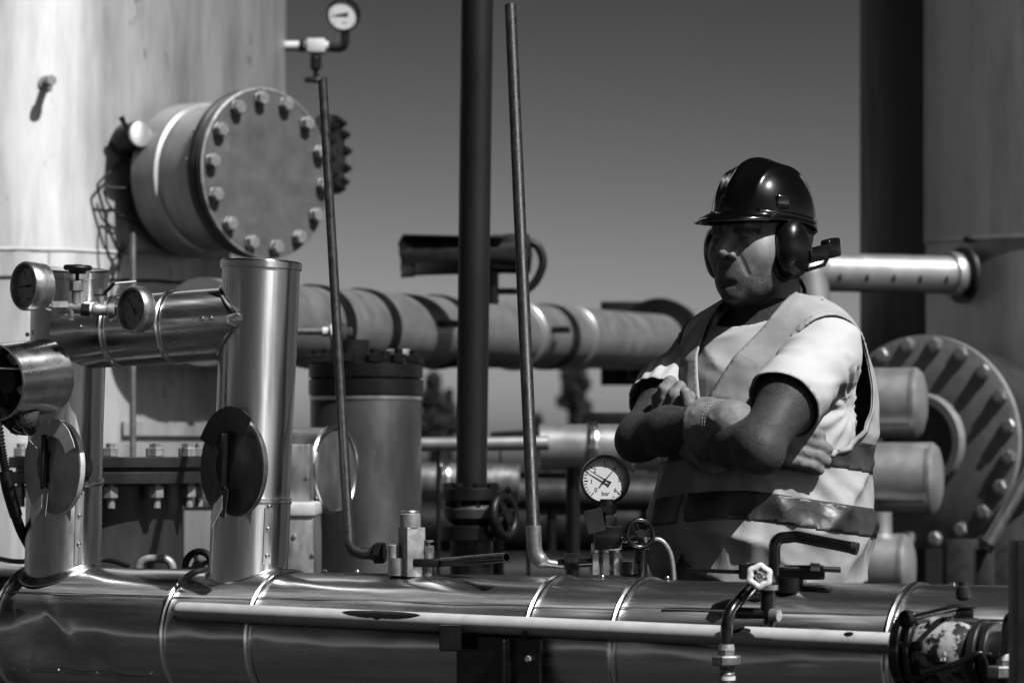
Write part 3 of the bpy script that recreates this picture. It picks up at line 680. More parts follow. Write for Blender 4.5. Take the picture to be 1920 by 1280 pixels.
# ---- dirty white flanged valve at the lower right
D7 = 4.22
fd = Vector((0.84, -0.54, 0.0))     # along its pipe
fv = thing('flanged_valve', P(1790, 1330, D7), 'dirty white flanged ball valve with black lever at the lower right', 'valve')
def along(px, py, dd=0.0):
    k = (px - 1790) / F * D7 / (fd.x - (1790 - 960) / F * fd.y); return P(1790, py, D7) + fd * k
fz = P(1790, 1225, D7)
def disc(px, r, th, ch=.002): a = along(px, 1222); return cyl(a - fd * th / 2, a + fd * th / 2, r, 48, ch=ch)
add('end_flange', disc(1703, .058, .016), M['gloss'], fv)
add('mid_flange', disc(1724, .054, .010), M['gloss'], fv)
add('body', lathe([(.040, 0), (.046, .008), (.050, .03), (.054, .052), (.050, .075), (.043, .09), (.038, .10)], 40, frame(along(1726, 1222), fd)), M['dirty_white'], fv)
add('neck_boss', join(box((PL(96, D7), .05, PL(30, D7)), T(P(1790, 1172, D7)) @ Matrix.Rotation(R(-12), 4, 'Z'), .006, 3), cyl(P(1808, 1190, D7), P(1808, 1160, D7), .026, 24)), M['dirty_white'], fv)
add('stem_block', box((PL(34, D7), .03, PL(20, D7)), T(P(1806, 1150, D7)), .002), M['gloss'], fv)
add('stop_plate', box((PL(50, D7), .035, PL(6, D7)), T(P(1802, 1136, D7)), .001), M['rust'], fv)
add('stem_knob', lathe([(.006, 0), (.011, .004), (.0115, .012), (.0105, .020), (.008, .022), (.008, .028), (0, .028)], 20, frame(P(1806, 1125, D7), (0, 0, 1))), M['rust'], fv)
add('lever', sweep([P(1795, 1138, D7 - .01), P(1700, 1160, D7 - .10)], PL(6.5, D7), 14), M['gloss'], fv)
add('lever_end', lathe([(.010, -.002), (.0135, 0), (.0135, .006), (.0115, .008), (.0115, .002), (0, .002)], 24, frame(P(1702, 1160, D7 - .1), (-.75, -.65, .05))), M['black'], fv)
for r_, q in ((1724, 1.0),):
    for k in range(6):
        a = k * math.pi / 3 + .3; m_ = frame(along(1716, 1222), fd); c_ = m_ @ Vector((.048 * math.cos(a), .048 * math.sin(a), 0))
        add('bolt', hexa(c_ - fd * .016, c_ + fd * .034, .0065), M['bolt' if k in (0, 5) else 'dark'], fv)
plate_m = frame(along(1792, 1226) + Vector((fd.y, -fd.x, 0)) * .052, Vector((fd.y, -fd.x, 0)), (0, 0, 1))
for i in range(3):
    for j in range(2): add('cast_mark', box((.0055, .0038, .002), plate_m @ T((.004 - j * .008, .006 - i * .0055, 0)), .0006, 1), M['white'], fv)
add('lower_rib', lathe([(.030, 0), (.034, .01), (.03, .03)], 28, frame(along(1780, 1255), fd)), M['white'], fv)
add('grip_bar', sweep(spline([P(1725, 1262, D7 - .07), P(1790, 1244, D7 - .07), P(1835, 1224, D7 - .07), P(1870, 1232, D7 - .06)], 6), PL(6, D7), 12), M['gloss'], fv)
add('rear_flange', join(disc(1842, .050, .014), disc(1862, .047, .012)), M['flange'], fv)
add('rear_pipe', cyl(along(1862, 1222), along(1990, 1222), .034, 32), M['flange'], fv)
un = thing('bent_line', P(1884, 1330, 4.1), 'curved dark line with brass union at the lower right corner', 'pipe')
add('bend', sweep(fillet([P(1935, 1160, 4.1), P(1893, 1150, 4.1), P(1884, 1228, 4.1)], .06, 10), PL(12, 4.1), 18), M['gloss'], un)
add('ball_end', lathe([(0, .014), (.006, .013), (.0095, .008), (.0095, 0)][::-1], 24, frame(P(1886, 1236, 4.1), (0, 0, 1))), M['white'], un)
add('union_neck', hexa(P(1886, 1234, 4.1), P(1886, 1250, 4.1), .0135), M['brass'], un)
add('union_nut', hexa(P(1880, 1247, 4.1), P(1880, 1270, 4.1), .0225, x=(.45, 1, 0)), M['brass'], un)
add('tail', cyl(P(1882, 1268, 4.1), P(1882, 1340, 4.1), .011, 20), M['dark'], un)
pst = add('near_post', box((.2, .06, 1.36), T(P(1905, 1030, 3.6) + Vector((.1, .03, -.67))), .004), M['black'], label='black square post at the right edge of the foreground', cat='post')
# ================================================================ left tank
TLC = Vector((P(-45, 850, 9.2).x, 9.25, 0)); TLR = 1.0
def on_tank(px, py, c=TLC, r=TLR, off=0.0):
    """point on an upright cylinder's skin seen at a pixel, and its outward normal"""
    k = (px - 960) / F; a = k * k + 1; b = -2 * (k * c.x + c.y); q = c.x ** 2 + c.y ** 2 - r * r
    disc_ = max(b * b - 4 * a * q, 0.0); d = (-b - math.sqrt(disc_)) / (2 * a)
    p = P(px, py, d); n = Vector((p.x - c.x, p.y - c.y, 0)).normalized(); return p + n * off, n
# make its right edge fall on photo column 537
_e = P(537, 850, 1.0); _t = math.atan2(_e.x, 1.0)
TLC.x = TLC.y * math.tan(_t) - TLR / math.cos(_t)
tl = thing('storage_tank', TLC, 'big pale weathered steel tank with bolted manhole, upper left', 'tank')
def ring_shell(c, r, z0, z1, n=160): return lathe([(r, z0), (r, z1)], n, T(c), False, False)
ztl = [0.0, P(0, 830, 8.3).z, P(0, 519, 8.3).z, P(0, 467, 8.3).z, 4.4]
for i in range(4): add('shell_course', ring_shell(TLC, TLR + (.002 if i == 2 else 0), ztl[i], ztl[i + 1]), M['tank'], tl)
add('tank_roof', lathe([(TLR, 4.4), (TLR * .7, 4.55), (0, 4.65)], 96, T(TLC), False), M['tank'], tl)
def weld(z, r_=.005):
    pts = [TLC + Vector((math.cos(R(a)) * TLR, math.sin(R(a)) * TLR, z + .004 * noise.noise(Vector((a * .3, z, 0))))) for a in range(-120, 20, 2)]
    return sweep(pts, [r_ * (1 + .4 * noise.noise(Vector((i * .9, z, 1)))) for i in range(len(pts))], 8)
add('weld_seam', weld(ztl[3], .006), M['tankline'], tl); add('weld_seam', weld(ztl[2], .005), M['dark'], tl)
vs, vn = on_tank(90, 468)
add('weld_seam', sweep([on_tank(92, 470, off=.001)[0], on_tank(92, 517, off=.001)[0]], .003, 6), M['tankline'], tl)
# plate low on the tank
def arcplate(c, r, a0, a1, z0, z1, th=.008, n=24):
    V, Fc = [], []
    for i in range(n + 1):
        a = a0 + (a1 - a0) * i / n
        for rr, z in ((r, z0), (r + th, z0), (r + th, z1), (r, z1)): V.append(c + Vector((math.cos(a) * rr, math.sin(a) * rr, z)))
    for i in range(n):
        for j in range(4): Fc.append((i * 4 + j, (i + 1) * 4 + j, (i + 1) * 4 + (j + 1) % 4, i * 4 + (j + 1) % 4))
    Fc += [(3, 2, 1, 0), (n * 4, n * 4 + 1, n * 4 + 2, n * 4 + 3)]
    return V, Fc
def tank_ang(px): n = on_tank(px, 800)[1]; return math.atan2(n.y, n.x)
add('wall_plate', arcplate(TLC, TLR, tank_ang(228), tank_ang(420), P(0, 816, 8.4).z, P(0, 790, 8.4).z, .014), M['tank'], tl)
# stud
sp_, sn = on_tank(86, 156)
add('stud', join(cyl(sp_, sp_ + sn * .07, .0115, 20), hexa(sp_ + sn * .055, sp_ + sn * .075, .0165), cyl(sp_, sp_ + sn * .006, .022, 20)), M['bolt'], tl)
# manhole
MN = Vector((math.sin(R(46.6)), -math.cos(R(46.6)), 0))
MC = P(500, 325, 8.3); MRc = .2475
neck0 = MC - MN * .34
wr_ = [neck0 + MN * .06]
add('manhole_neck', lathe([(MRc * .87, 0), (MRc * .87, .30)], 72, frame(neck0, MN), False, False), M['tank'], tl)
add('reinforcing_ring', join(lathe([(MRc * .8, .0), (MRc * .93, .0), (MRc * .91, .10), (MRc * .8, .115)], 72, frame(neck0, MN), False, False)), M['tank'], tl)
add('manhole_flange', lathe([(MRc * .9, 0), (MRc * .985, 0), (MRc, .003), (MRc, .026), (MRc * .985, .029), (MRc * .96, .029), (MRc * .96, .033), (MRc * .9, .033)], 80, frame(MC - MN * .066, MN), False, False), M['flange'], tl)
cov = add('manhole_cover', lathe([(MRc * .98, -.030), (MRc, -.027), (MRc, -.003), (MRc * .985, 0), (MRc * .6, .0005), (0, .0005)], 80, frame(MC, MN), True), M['cover'], tl)
add('cover_edge', lathe([(MRc, -.006), (MRc * 1.006, -.004), (MRc * 1.006, -.001), (MRc * .985, .0012)], 80, frame(MC, MN), False, False), M['bolt'], cov)
hb = mesh_from('cover_bolt', join(lathe([(.0155, .0), (.0225, .002), (.0225, .006), (.019, .008)], 6), lathe([(.019, 0), (.021, .002), (.021, .022), (.018, .025), (0, .026)], 6), cyl((0, 0, -.1), (0, 0, .001), .012, 12), hexa((0, 0, -.095), (0, 0, -.075), .021)), M['bolt'])
mm_ = frame(MC, MN, (0, 0, 1))
for k in range(14):
    a = 2 * math.pi * (k + .5) / 14 - .09
    inst('cover_bolt', hb, mm_ @ T((MRc * .875 * math.cos(a), MRc * .875 * math.sin(a), .0015)) @ Matrix.Rotation(k * .7, 4, 'Z'), cov)
# second nozzle seen edge-on
N2 = Vector((math.sin(R(80)), -math.cos(R(80)), 0)); C2 = P(628, 290, 9.3); R2 = .130
add('side_nozzle', cyl(C2 - N2 * .35, C2 - N2 * .02, R2 * .72, 40), M['vessel'], tl)
nf = add('nozzle_flange', join(lathe([(R2 * .7, -.05), (R2, -.048), (R2, -.025), (R2 * .9, -.023)], 56, frame(C2, N2)), lathe([(R2 * .9, -.02), (R2, -.018), (R2, .004), (R2 * .96, .006), (0, .006)], 56, frame(C2, N2))), M['flange'], tl)
hb2 = mesh_from('flange_bolt', join(cyl((0, 0, -.07), (0, 0, .03), .009, 10), hexa((0, 0, .004), (0, 0, .02), .016)), M['dark'])
for k in range(12):
    a = 2 * math.pi * k / 12 + .2
    inst('flange_bolt', hb2, frame(C2, N2, (0, 0, 1)) @ T((R2 * .85 * math.cos(a), R2 * .85 * math.sin(a), 0)), nf)
# instrument stub with black cover
stp, stn = on_tank(232, 266)
st = thing('instrument_stub', stp, 'short capped stub with black cover and loose cables on the left tank', 'nozzle')
sdir = (stn + Vector((.1, -.25, .12))).normalized()
add('stub_pipe', cyl(stp - stn * .01, stp + sdir * .115, .030, 28), M['dark'], st)
add('stub_cap', lathe([(.034, -.012), (.037, -.01), (.037, .004), (.034, .006), (0, .006)], 32, frame(stp + sdir * .115, sdir)), M['tank'], st)
add('black_cover', lathe([(.042, .0), (.050, .03), (.043, .085), (.04, .10)], 28, frame(stp, sdir), True, False), M['black'], st)
add('cover_tag', sweep([stp + sdir * .09 + Vector((-.03, 0, .02)), stp + sdir * .10 + Vector((-.05, 0, .055))], [.006, .009], 8), M['black'], st)
def tk(px, py, off): p, n = on_tank(px, py); return p + n * off
cabs = [[(225, 300), (182, 340), (178, 362), (200, 440), (215, 480), (212, 530)], [(240, 300), (236, 340), (238, 420), (222, 470), (200, 525)],
        [(228, 305), (262, 340), (262, 372), (256, 388)], [(186, 358), (198, 388), (225, 410), (250, 423)], [(232, 345), (232, 385), (215, 407), (196, 392), (189, 420), (191, 472), (202, 488), (215, 470)],
        [(180, 352), (210, 355), (245, 352), (262, 335)]]
for i, c_ in enumerate(cabs): add('cable', sweep(spline([tk(x, y, .03 + .01 * (i % 3)) for x, y in c_], 8), .0032 if i else .004, 8), M['black'], st)
add('cable_end', sweep([tk(256, 384, .04), tk(253, 392, .04)], .007, 10), M['black'], st)
add('clip', box((.018, .012, .035), T(tk(216, 466, .05)) @ Matrix.Rotation(R(25), 4, 'Y'), .002), M['dark'], st)
# thin upright post in front of the tank
pp = [P(249, 1080, 7.4), P(249, 440, 7.4)]
up_ = add('thin_post', join(cyl(pp[0] - Vector((0, 0, 1.0)), pp[1], .0085, 16), cyl(pp[1], pp[1] + Vector((0, 0, .006)), .0045, 12)), M['steel'], label='thin steel post standing in front of the left tank', cat='post')

# ---- gauge and valve on the tank's right edge
DG = 9.25
gp = thing('gauge_fitting', P(592, 155, DG), 'tee fitting with hanging handwheel valve on the left tank edge', 'pipe fitting')
add('nipple', cyl(P(520, 87, DG), P(566, 87, DG), PL(9.5, DG), 20), M['white'], gp)
add('coupling', cyl(P(562, 87, DG), P(572, 87, DG), PL(11, DG), 20), M['dark'], gp)
add('tee', join(cyl(P(570, 87, DG), P(616, 88, DG), PL(10, DG), 20), box((PL(34, DG), PL(28, DG), PL(26, DG)), T(P(593, 87, DG)), .004), cyl(P(592, 90, DG), P(592, 104, DG), PL(9, DG), 18)), M['white'], gp)
add('elbow', sweep(fillet([P(614, 89, DG), P(647, 92, DG), P(647, 60, DG)], .05, 8), PL(8, DG), 16), M['dark'], gp)
add('valve_body', lathe([(PL(5, DG), 0), (PL(5, DG), .03), (PL(10, DG), .035), (PL(11, DG), .07), (PL(9, DG), .075), (PL(9, DG), .095)], 20, frame(P(592, 150, DG), (0, 0, 1))), M['dark'], gp)
add('handwheel', handwheel(P(592, 150, DG), (0, -.15, 1), PL(22, DG), rim=.24), M['black'], gp)
gauge(P(644, 27, DG - .02), (0.05, -1, -.05), PL(31, DG), .06, 'black cased gauge high up beside the left tank', M['black'], M['dial'],
      {'span': (-135, 135, 20, 4), 'needle': [(-95, .7, .05)], 'text': [('bar', 170, .5, .22)]})

# ================================================================ flange pair between the risers
D8 = 6.0
cf = P(207, 880, D8)
fp = thing('bolted_flange_joint', Vector((cf.x, cf.y, 0)), 'rusty bolted flange pair on a vertical pipe seen between the risers', 'flange joint')
RF = PL(188, D8)
add('upper_flange', cyl(cf + Vector((0, 0, .004)), P(207, 856, D8), RF, 72, ch=.002), M['flange'], fp)
add('lower_flange', cyl(P(207, 906, D8), cf - Vector((0, 0, .004)), RF, 72, ch=.002), M['flange'], fp)
add('gasket', cyl(cf - Vector((0, 0, .004)), cf + Vector((0, 0, .004)), RF * .93, 60), M['black'], fp)
add('neck', cyl(Vector((cf.x, cf.y, 0)), P(207, 907, D8), PL(134, D8), 64), M['vessel'], fp)
hb3 = mesh_from('flange_bolt', join(cyl((0, 0, -.105), (0, 0, .028), .0085, 12), hexa((0, 0, 0), (0, 0, .019), .0165), hexa((0, 0, -.085), (0, 0, -.06), .0165)), M['bolt'])
zt = P(207, 856, D8).z
for k in range(12):
    a = 2 * math.pi * (k + .28) / 12; inst('flange_bolt', hb3, T((cf.x + RF * .88 * math.cos(a), cf.y + RF * .88 * math.sin(a), zt)) @ Matrix.Rotation(k, 4, 'Z'), fp)
ring_ = handwheel(P(372, 1060, 5.7), (-.35, -1, .2), .036, rim=.2)
hwt = thing('small_hand_wheel', P(372, 1095, 5.7), 'small dark handwheel low between the two risers', 'handwheel')
add('wheel', ring_, M['dark'], hwt); add('spindle', cyl(P(372, 1060, 5.7), P(400, 1052, 5.9), .012, 14), M['steel'], hwt)
cn = thing('bent_conduit', P(290, 1090, 5.9), 'pale round conduit bend behind the foreground pipe between risers', 'conduit')
add('bend', sweep(fillet([P(258, 1090, 5.85), P(262, 1048, 5.85), P(322, 1046, 5.85), P(326, 1090, 5.85)], .04, 8), .009, 14), M['bolt'], cn)
lc = thing('cable_run', P(60, 1070, 5.6), 'black cable crossing behind the left riser foot', 'cable')
add('cable', sweep(spline([P(-10, 1045, 5.7), P(30, 1052, 5.6), P(80, 1050, 5.6), P(190, 1048, 5.6), P(240, 1060, 5.7)], 6), .005, 10), M['black'], lc)
# pale panel cabinet low behind the risers
pc = thing('pale_cabinet', Vector((P(395, 0, 7.1).x, 7.3, 0)), 'pale sheet metal cabinet behind the tall riser', 'cabinet')
cx = P(400, 0, 7.1).x
add('body', box((PL(120, 7.1), .3, P(0, 950, 7.1).z), T((cx, 7.3, P(0, 950, 7.1).z / 2)), .004), M['tank'], pc)
add('top_trim', box((PL(124, 7.1), .31, .035), T((cx, 7.3, P(0, 940, 7.1).z)), .004), M['alu_dull'], pc)

# ================================================================ clad box and round duct behind the tall riser
D9 = 6.1
cbx = thing('clad_valve_box', Vector((P(545, 0, D9).x, D9 + .15, 0)), 'riveted grey metal box with slanted top behind the tall riser', 'valve box')
xl, xr = P(470, 0, D9).x, P(588, 0, D9).x
z0, z1, z2 = P(0, 1120, D9).z, P(0, 965, D9).z, P(0, 832, D9).z
add('lower_box', box((xr - xl, .26, z1 - .0), T(((xl + xr) / 2, D9 + .13, z1 / 2)), .003), M['alu_dull'], cbx)
add('upper_box', box((xr - xl - .012, .20, z2 - z1 - .02), T(((xl + xr) / 2 - .006, D9 + .16, (z1 + z2) / 2 + .01)), .003), M['alu_dull'], cbx)
add('sloped_top', plate([(0, 0), (0, xr - xl + .008), (.03, xr - xl - .02), (.045, 0)][::-1], .02, frame((xl, D9 - .002, z1), (0, -1, 0), (0, 0, 1)) @ Matrix.Rotation(0, 4, 'Z')) if False else box((xr - xl + .008, .27, .03), T(((xl + xr) / 2, D9 + .128, z1 + .012)), .006), M['alu_torn'], cbx)
rv = mesh_from('rivet', lathe([(.005, 0), (.0045, .002), (0, .0032)], 10), M['band'])
for px, py in ((577, 962), (551, 1006), (515, 1010), (575, 895), (540, 842), (586, 1040)):
    inst('rivet', rv, frame(P(px, py, D9 + (.06 if py < 960 else 0) - .001), (0, -1, 0)), cbx)
rd = thing('round_duct', Vector((P(610, 0, 6.3).x, 6.45, 0)), 'round clad duct end behind the left upright tube', 'duct')
ra, rb2 = P(560, 880, 6.5), P(640, 882, 6.3)
rdz = Vector((.9, -.42, 0)).normalized(); rc_ = P(628, 880, 6.35)
add('duct', clad(rc_ - rdz * .22, rc_, .094, .0006, 77, 64, 16, up=(0, 0, 1)), M['alu_dull'], rd, ang=60)
add('end_bead', bead(rc_ - rdz * .01, rdz, .095, 1.2), M['band'], rd)
add('end_disc', lathe([(.094, 0), (.08, .004), (0, .006)], 48, frame(rc_, rdz)), M['alu_dull'], rd)
add('leg', cyl(Vector((rc_.x - .1, rc_.y + .05, 0)), rc_ + Vector((-.1, .05, 0)), .03, 20), M['dark'], rd)
for a in (60, 100, 140):
    q = frame(rc_ - rdz * .03, rdz, (0, 0, 1)) @ Vector((.096 * math.cos(R(a)), .096 * math.sin(R(-a)), 0)); inst('rivet', rv, frame(q, q - (rc_ - rdz * .03)), rd)

# ================================================================ grey vessel with dark flanged lid
D10 = 7.2
vc = Vector((P(686, 0, D10).x, D10, 0)); vr = PL(104, D10)
vs_ = thing('flanged_vessel', vc, 'grey cylindrical vessel with dark bolted flange top, behind left tube', 'vessel')
zf = P(0, 742, D10).z
add('shell', lathe([(vr, 0), (vr, zf - .006), (vr * .98, zf)], 64, T(vc)), M['vessel'], vs_)
add('shell_rim', lathe([(vr, zf - .012), (vr * 1.015, zf - .010), (vr * 1.015, zf - .002), (vr * .99, zf)], 64, T(vc), False, False), M['steel'], vs_)
add('lower_flange', lathe([(vr * .9, zf), (vr * 1.03, zf + .002), (vr * 1.03, P(0, 712, D10).z), (vr * .9, P(0, 711, D10).z)], 64, T(vc)), M['dark'], vs_)
add('upper_flange', lathe([(vr * .9, P(0, 709, D10).z), (vr * 1.03, P(0, 708, D10).z), (vr * 1.03, P(0, 684, D10).z), (vr * .9, P(0, 682, D10).z)], 64, T(vc)), M['dark'], vs_)
zz = P(0, 682, D10).z
hb4 = mesh_from('lid_bolt', join(cyl((0, 0, -.06), (0, 0, .034), .011, 12), hexa((0, 0, 0), (0, 0, .022), .021)), M['dark'])
for k in range(12):
    a = 2 * math.pi * (k + .4) / 12; inst('lid_bolt', hb4, T((vc.x + vr * .92 * math.cos(a), vc.y + vr * .92 * math.sin(a), zz)), vs_)
add('lid_neck', cyl((vc.x + .085, vc.y - .02, zz), (vc.x + .085, vc.y - .02, zz + .036) , .034, 28, ch=.004), M['pipe_white'], vs_)
add('lid_hub', cyl((vc.x - .04, vc.y, zz), (vc.x - .04, vc.y, zz + .06), .05, 28), M['dark'], vs_)
sv_ = thing('small_white_valve', P(632, 640, 6.9), 'small white cross shaped valve on a rod behind left tube', 'valve')
add('body', join(cyl(P(603, 622, 6.9), P(661, 622, 6.9), PL(9, 6.9), 16, ch=.003), cyl(P(618, 622, 6.9), P(650, 622, 6.9), PL(16, 6.9), 18, ch=.004), cyl(P(634, 640, 6.9), P(634, 602, 6.9), PL(9, 6.9), 14, ch=.002)), M['white'], sv_)
add('rod', cyl(P(540, 622, 6.95), P(604, 622, 6.9), PL(6, 6.9), 12), M['bolt'], sv_)
add('support', cyl(P(634, 682, 6.95), P(634, 635, 6.9), PL(6, 6.9), 12), M['dark'], sv_)

# ================================================================ thick dark pole on a flanged valve
D11 = 6.6
pb, pt = P(884, 915, D11), P(895, -60, D11)
po = thing('thick_pole', Vector((pb.x, pb.y, 0)), 'thick dark upright pole rising from a flanged valve, centre', 'pole')
add('tube', cyl(pb, pt, PL(29, D11), 36, r1=PL(30.5, D11)), M['pole'], po)
fl_ = add('base_flange', join(cyl(P(884, 938, D11), P(884, 914, D11), PL(54, D11), 40, ch=.002), cyl(P(884, 1012, D11), P(884, 984, D11), PL(58, D11), 40, ch=.002)), M['dark'], po)
hb5 = mesh_from('flange_bolt', join(cyl((0, 0, -.05), (0, 0, .012), .007, 10), hexa((0, 0, 0), (0, 0, .010), .011)), M['dark'])
for k in range(8):
    a = 2 * math.pi * (k + .35) / 8; inst('flange_bolt', hb5, T((pb.x + PL(44, D11) * math.cos(a), pb.y + PL(44, D11) * math.sin(a), P(0, 914, D11).z)), fl_)
add('valve_bowl', lathe([(PL(32, D11), 0), (PL(50, D11), .02), (PL(52, D11), .04), (PL(36, D11), .062)], 36, frame(P(884, 986, D11), (0, 0, 1))), M['vessel'], po)
add('side_wheel', join(handwheel(P(945, 968, D11 - .05), (.8, -.5, .1), PL(46, D11), rim=.2), cyl(P(890, 965, D11), P(950, 968, D11 - .06), PL(10, D11), 14)), M['dark'], po)
add('side_spindle', cyl(P(925, 945, D11 - .03), P(956, 915, D11 - .04), PL(6, D11), 10), M['dark'], po)
add('down_pipe', cyl(Vector((pb.x, pb.y, 0)), P(884, 1010, D11), PL(40, D11), 30), M['dark'], po)

# ================================================================ background pipe line, saddle and camera
pa_, pz_ = P(470, 607, 7.9), P(1240, 641, 12.3)
RPB = .118
bp_ = thing('banded_pipe', (pa_ + pz_) / 2, 'pale banded background pipe running behind the thick pole', 'pipe')
pd = (pz_ - pa_).normalized()
def bpx(px):
    k = (px - 960) / F; d = pz_ - pa_; return pa_ + d * ((k * pa_.y - pa_.x) / (d.x - k * d.y))
add('jacket', cyl(bpx(380), bpx(1236), RPB, 56), M['pipe_white'], bp_)
for px, wd in ((588, .075), (676, .07), (818, .07), (1024, .085)):
    a = bpx(px); add('dark_band', cyl(a - pd * wd / 2, a + pd * wd / 2, RPB + .006, 56), M['dark'], bp_)
for px in (960, 1060): a = bpx(px); add('joint_bead', bead(a, pd, RPB, 2.5), M['pipe_white'], bp_)
pu = Vector((pd.y, -pd.x, 0)).normalized()
for px in (760, 978):
    q = bpx(px) + pu * RPB * .98 + Vector((0, 0, .02)); add('clip', join(cyl(q - pu * .02, q + pu * .05, .012, 12), cyl(q + pu * .045 - pd * .03, q + pu * .045 + pd * .045, .012, 12)), M['dark'], bp_)
for px in (700, 1235):
    a = bpx(px); add('support_post', join(box((.1, .1, a.z - RPB), T((a.x, a.y + .02, (a.z - RPB) / 2)), .004), box((.26, .2, .05), T((a.x, a.y, a.z - RPB - .02)), .004)), M['dark'], bp_)
sa = bpx(1236); sb = bpx(1120)
sd_ = thing('saddle_hood', sa - Vector((0, 0, .3)), 'dark rounded hood plate around the end of the banded pipe', 'pipe hood')
RS = PL(80, 12.2)
add('end_ring', lathe([(RPB * .98, 0), (RS, 0), (RS + .006, .02), (RS, .10), (RPB * .9, .10)], 56, frame(sa - pd * .03, pd), False, False), M['dark'], sd_)
hood = box((PL(110, 12.4), .02, RS * 2.0), T(sa + Vector((-PL(52, 12.2), .18, 0))), .004)
add('back_plate', hood, M['dark'], sd_)
add('bolt', cyl(sa - pd * .05 + pu * RS * .8, sa - pd * .02 + pu * RS * .8, .02, 10), M['black'], sd_)
tp = thing('tapered_pipe', P(1320, 640, 13.2), 'pale pipe behind the man left shoulder of the hood', 'pipe')
tp['label'] = 'pale pipe stretching from the dark hood to behind the worker'
add('jacket', cyl(P(1238, 628, 13.0), P(1560, 655, 13.6), .135, 48), M['pipe_white'], tp)
# camera in a rough dark housing
DC = 9.0
cm = thing('surveillance_camera', P(925, 570, DC), 'dark tubular surveillance camera with looped cable behind the pole', 'camera')
add('housing', tf_noise(lathe([(0, 0), (PL(30, DC), .004), (PL(35, DC), .03), (PL(35, DC), .30), (PL(37, DC), .34), (PL(37, DC), .40), (0, .41)], 40, frame(P(756, 482, DC), P(1000, 476, DC) - P(756, 482, DC))), .006, 40, 1), M['black'], cm)
add('sun_shield', box((PL(190, DC), .15, .006), T(P(850, 446, DC)) @ Matrix.Rotation(R(1.2), 4, 'Y'), .002), M['black'], cm)
add('lens_hood', tf_noise(pipe_shell(P(752, 484, DC), P(775, 483, DC), PL(36, DC), .006, 30), .008, 50, 3), M['black'], cm)
add('rear_box', box((PL(70, DC), .1, PL(64, DC)), T(P(955, 474, DC)), .006), M['black'], cm)
add('bracket', join(cyl(P(924, 570, DC), P(924, 505, DC), PL(11, DC), 18), cyl(P(924, 546, DC), P(990, 546, DC), PL(6, DC), 14)), M['dark'], cm)
add('cable_loop', sweep(spline([P(985, 452, DC), P(1008, 462, DC), P(1018, 492, DC), P(1006, 525, DC), P(985, 546, DC)], 8), PL(8, DC), 14), M['black'], cm)

# ================================================================ low pipes far behind
def far_pipe(pxa, pya, da, pxb, pyb, db, r, matl, label, name='low_pipe', beads=(), cap=False, group='low pipes behind the foreground pipe'):
    a, b = P(pxa, pya, da), P(pxb, pyb, db); t = thing(name, (a + b) / 2 - Vector((0, 0, r)), label, 'pipe', group); d = (b - a).normalized()
    add('jacket', cyl(a, b, r, 40, ch=.004), matl, t)
    for s in beads: add('joint_bead', bead(a + (b - a) * s, d, r, 2.2, 40), M['band'], t)
    for s in (.2, .85):
        q = a + (b - a) * s; add('support_leg', cyl((q.x, q.y, 0), (q.x, q.y, q.z), r * .3, 14), M['dark'], t)
    return t
far_pipe(770, 833, 7.6, 1030, 830, 7.6, .019, M['pipe_white'], 'thin bright horizontal pipe low behind the thick pole')
far_pipe(1010, 838, 7.8, 1330, 838, 7.8, .063, M['pipe_white'], 'fat pale pipe behind the crossed forearm', beads=(.28, .5))
far_pipe(700, 902, 8.0, 975, 905, 8.0, .055, M['alu_dull'], 'low grey clad pipe just behind the pole flange', beads=(.45,))
far_pipe(960, 925, 9.0, 1330, 930, 9.0, .05, M['vessel'], 'low dull grey pipe behind the white dial gauge')
far_pipe(700, 990, 9.5, 1400, 990, 9.5, .10, M['dark'], 'lowest thick black pipe behind the gauge manifold')
far_pipe(600, 1090, 8.4, 1420, 1090, 8.4, .09, M['black'], 'black pipe hidden low behind the main pipe crest')
far_pipe(920, 816, 9.8, 1010, 810, 9.8, .012, M['dark'], 'thin dark rail right of the thick pole')
wallb = add('dark_low_wall', box((3.2, .2, 1.24), T((0.35, 12.2, .62)), .01), M['black'], label='low dark wall behind the pipes at the horizon', cat='wall')
bxx = add('dark_beam', box((.26, .1, .055), T(P(1165, 789, 9.3)), .004), M['black'], label='short dark beam left of the crossed forearm', cat='beam')

# ================================================================ far trees
def leaf_cluster(c, rx, rz, n, rnd, size):
    V, Fc = [], []
    for _ in range(n):
        while True:
            q = Vector((rnd.uniform(-1, 1), rnd.uniform(-1, 1), rnd.uniform(-1, 1)))
            if q.length < 1: break
        q = Vector((q.x * rx, q.y * rx, q.z * rz)) + c; k = len(V); a = Vector((rnd.gauss(0, 1), rnd.gauss(0, 1), rnd.gauss(0, 1))).normalized(); b = a.orthogonal().normalized() * size
        e = a.cross(b.normalized()) * size * .6
        V += [q - b, q + e, q + b, q - e]; Fc.append((k, k + 1, k + 2, k + 3))
    return V, Fc
def tree(px, d, base_y, blobs, label, seed):
    rnd = random.Random(seed); b = P(px, base_y, d); t = thing('far_tree', Vector((b.x, b.y, 0)), label, 'tree', 'far trees on the horizon')
    top = min(y for _, y, _, _ in blobs)
    add('trunk', sweep([Vector((b.x, b.y, 0)), P(px + 2, (base_y + top) / 2, d), P(px, top + 12, d)], [.35, .22, .06], 10), M['dark'], t)
    gs = []
    for (x, y, rx, rz) in blobs:
        c = P(x, y, d); gs.append(leaf_cluster(c, PL(rx, d), PL(rz, d), int(rx * rz * 1.1) + 60, rnd, PL(4.2, d)))
        add('branch', sweep([P(px, (base_y + y) / 2 + 8, d), c], [.12, .04], 8), M['dark'], t)
    add('crown', join(*gs), M['tree'], t, ang=None)
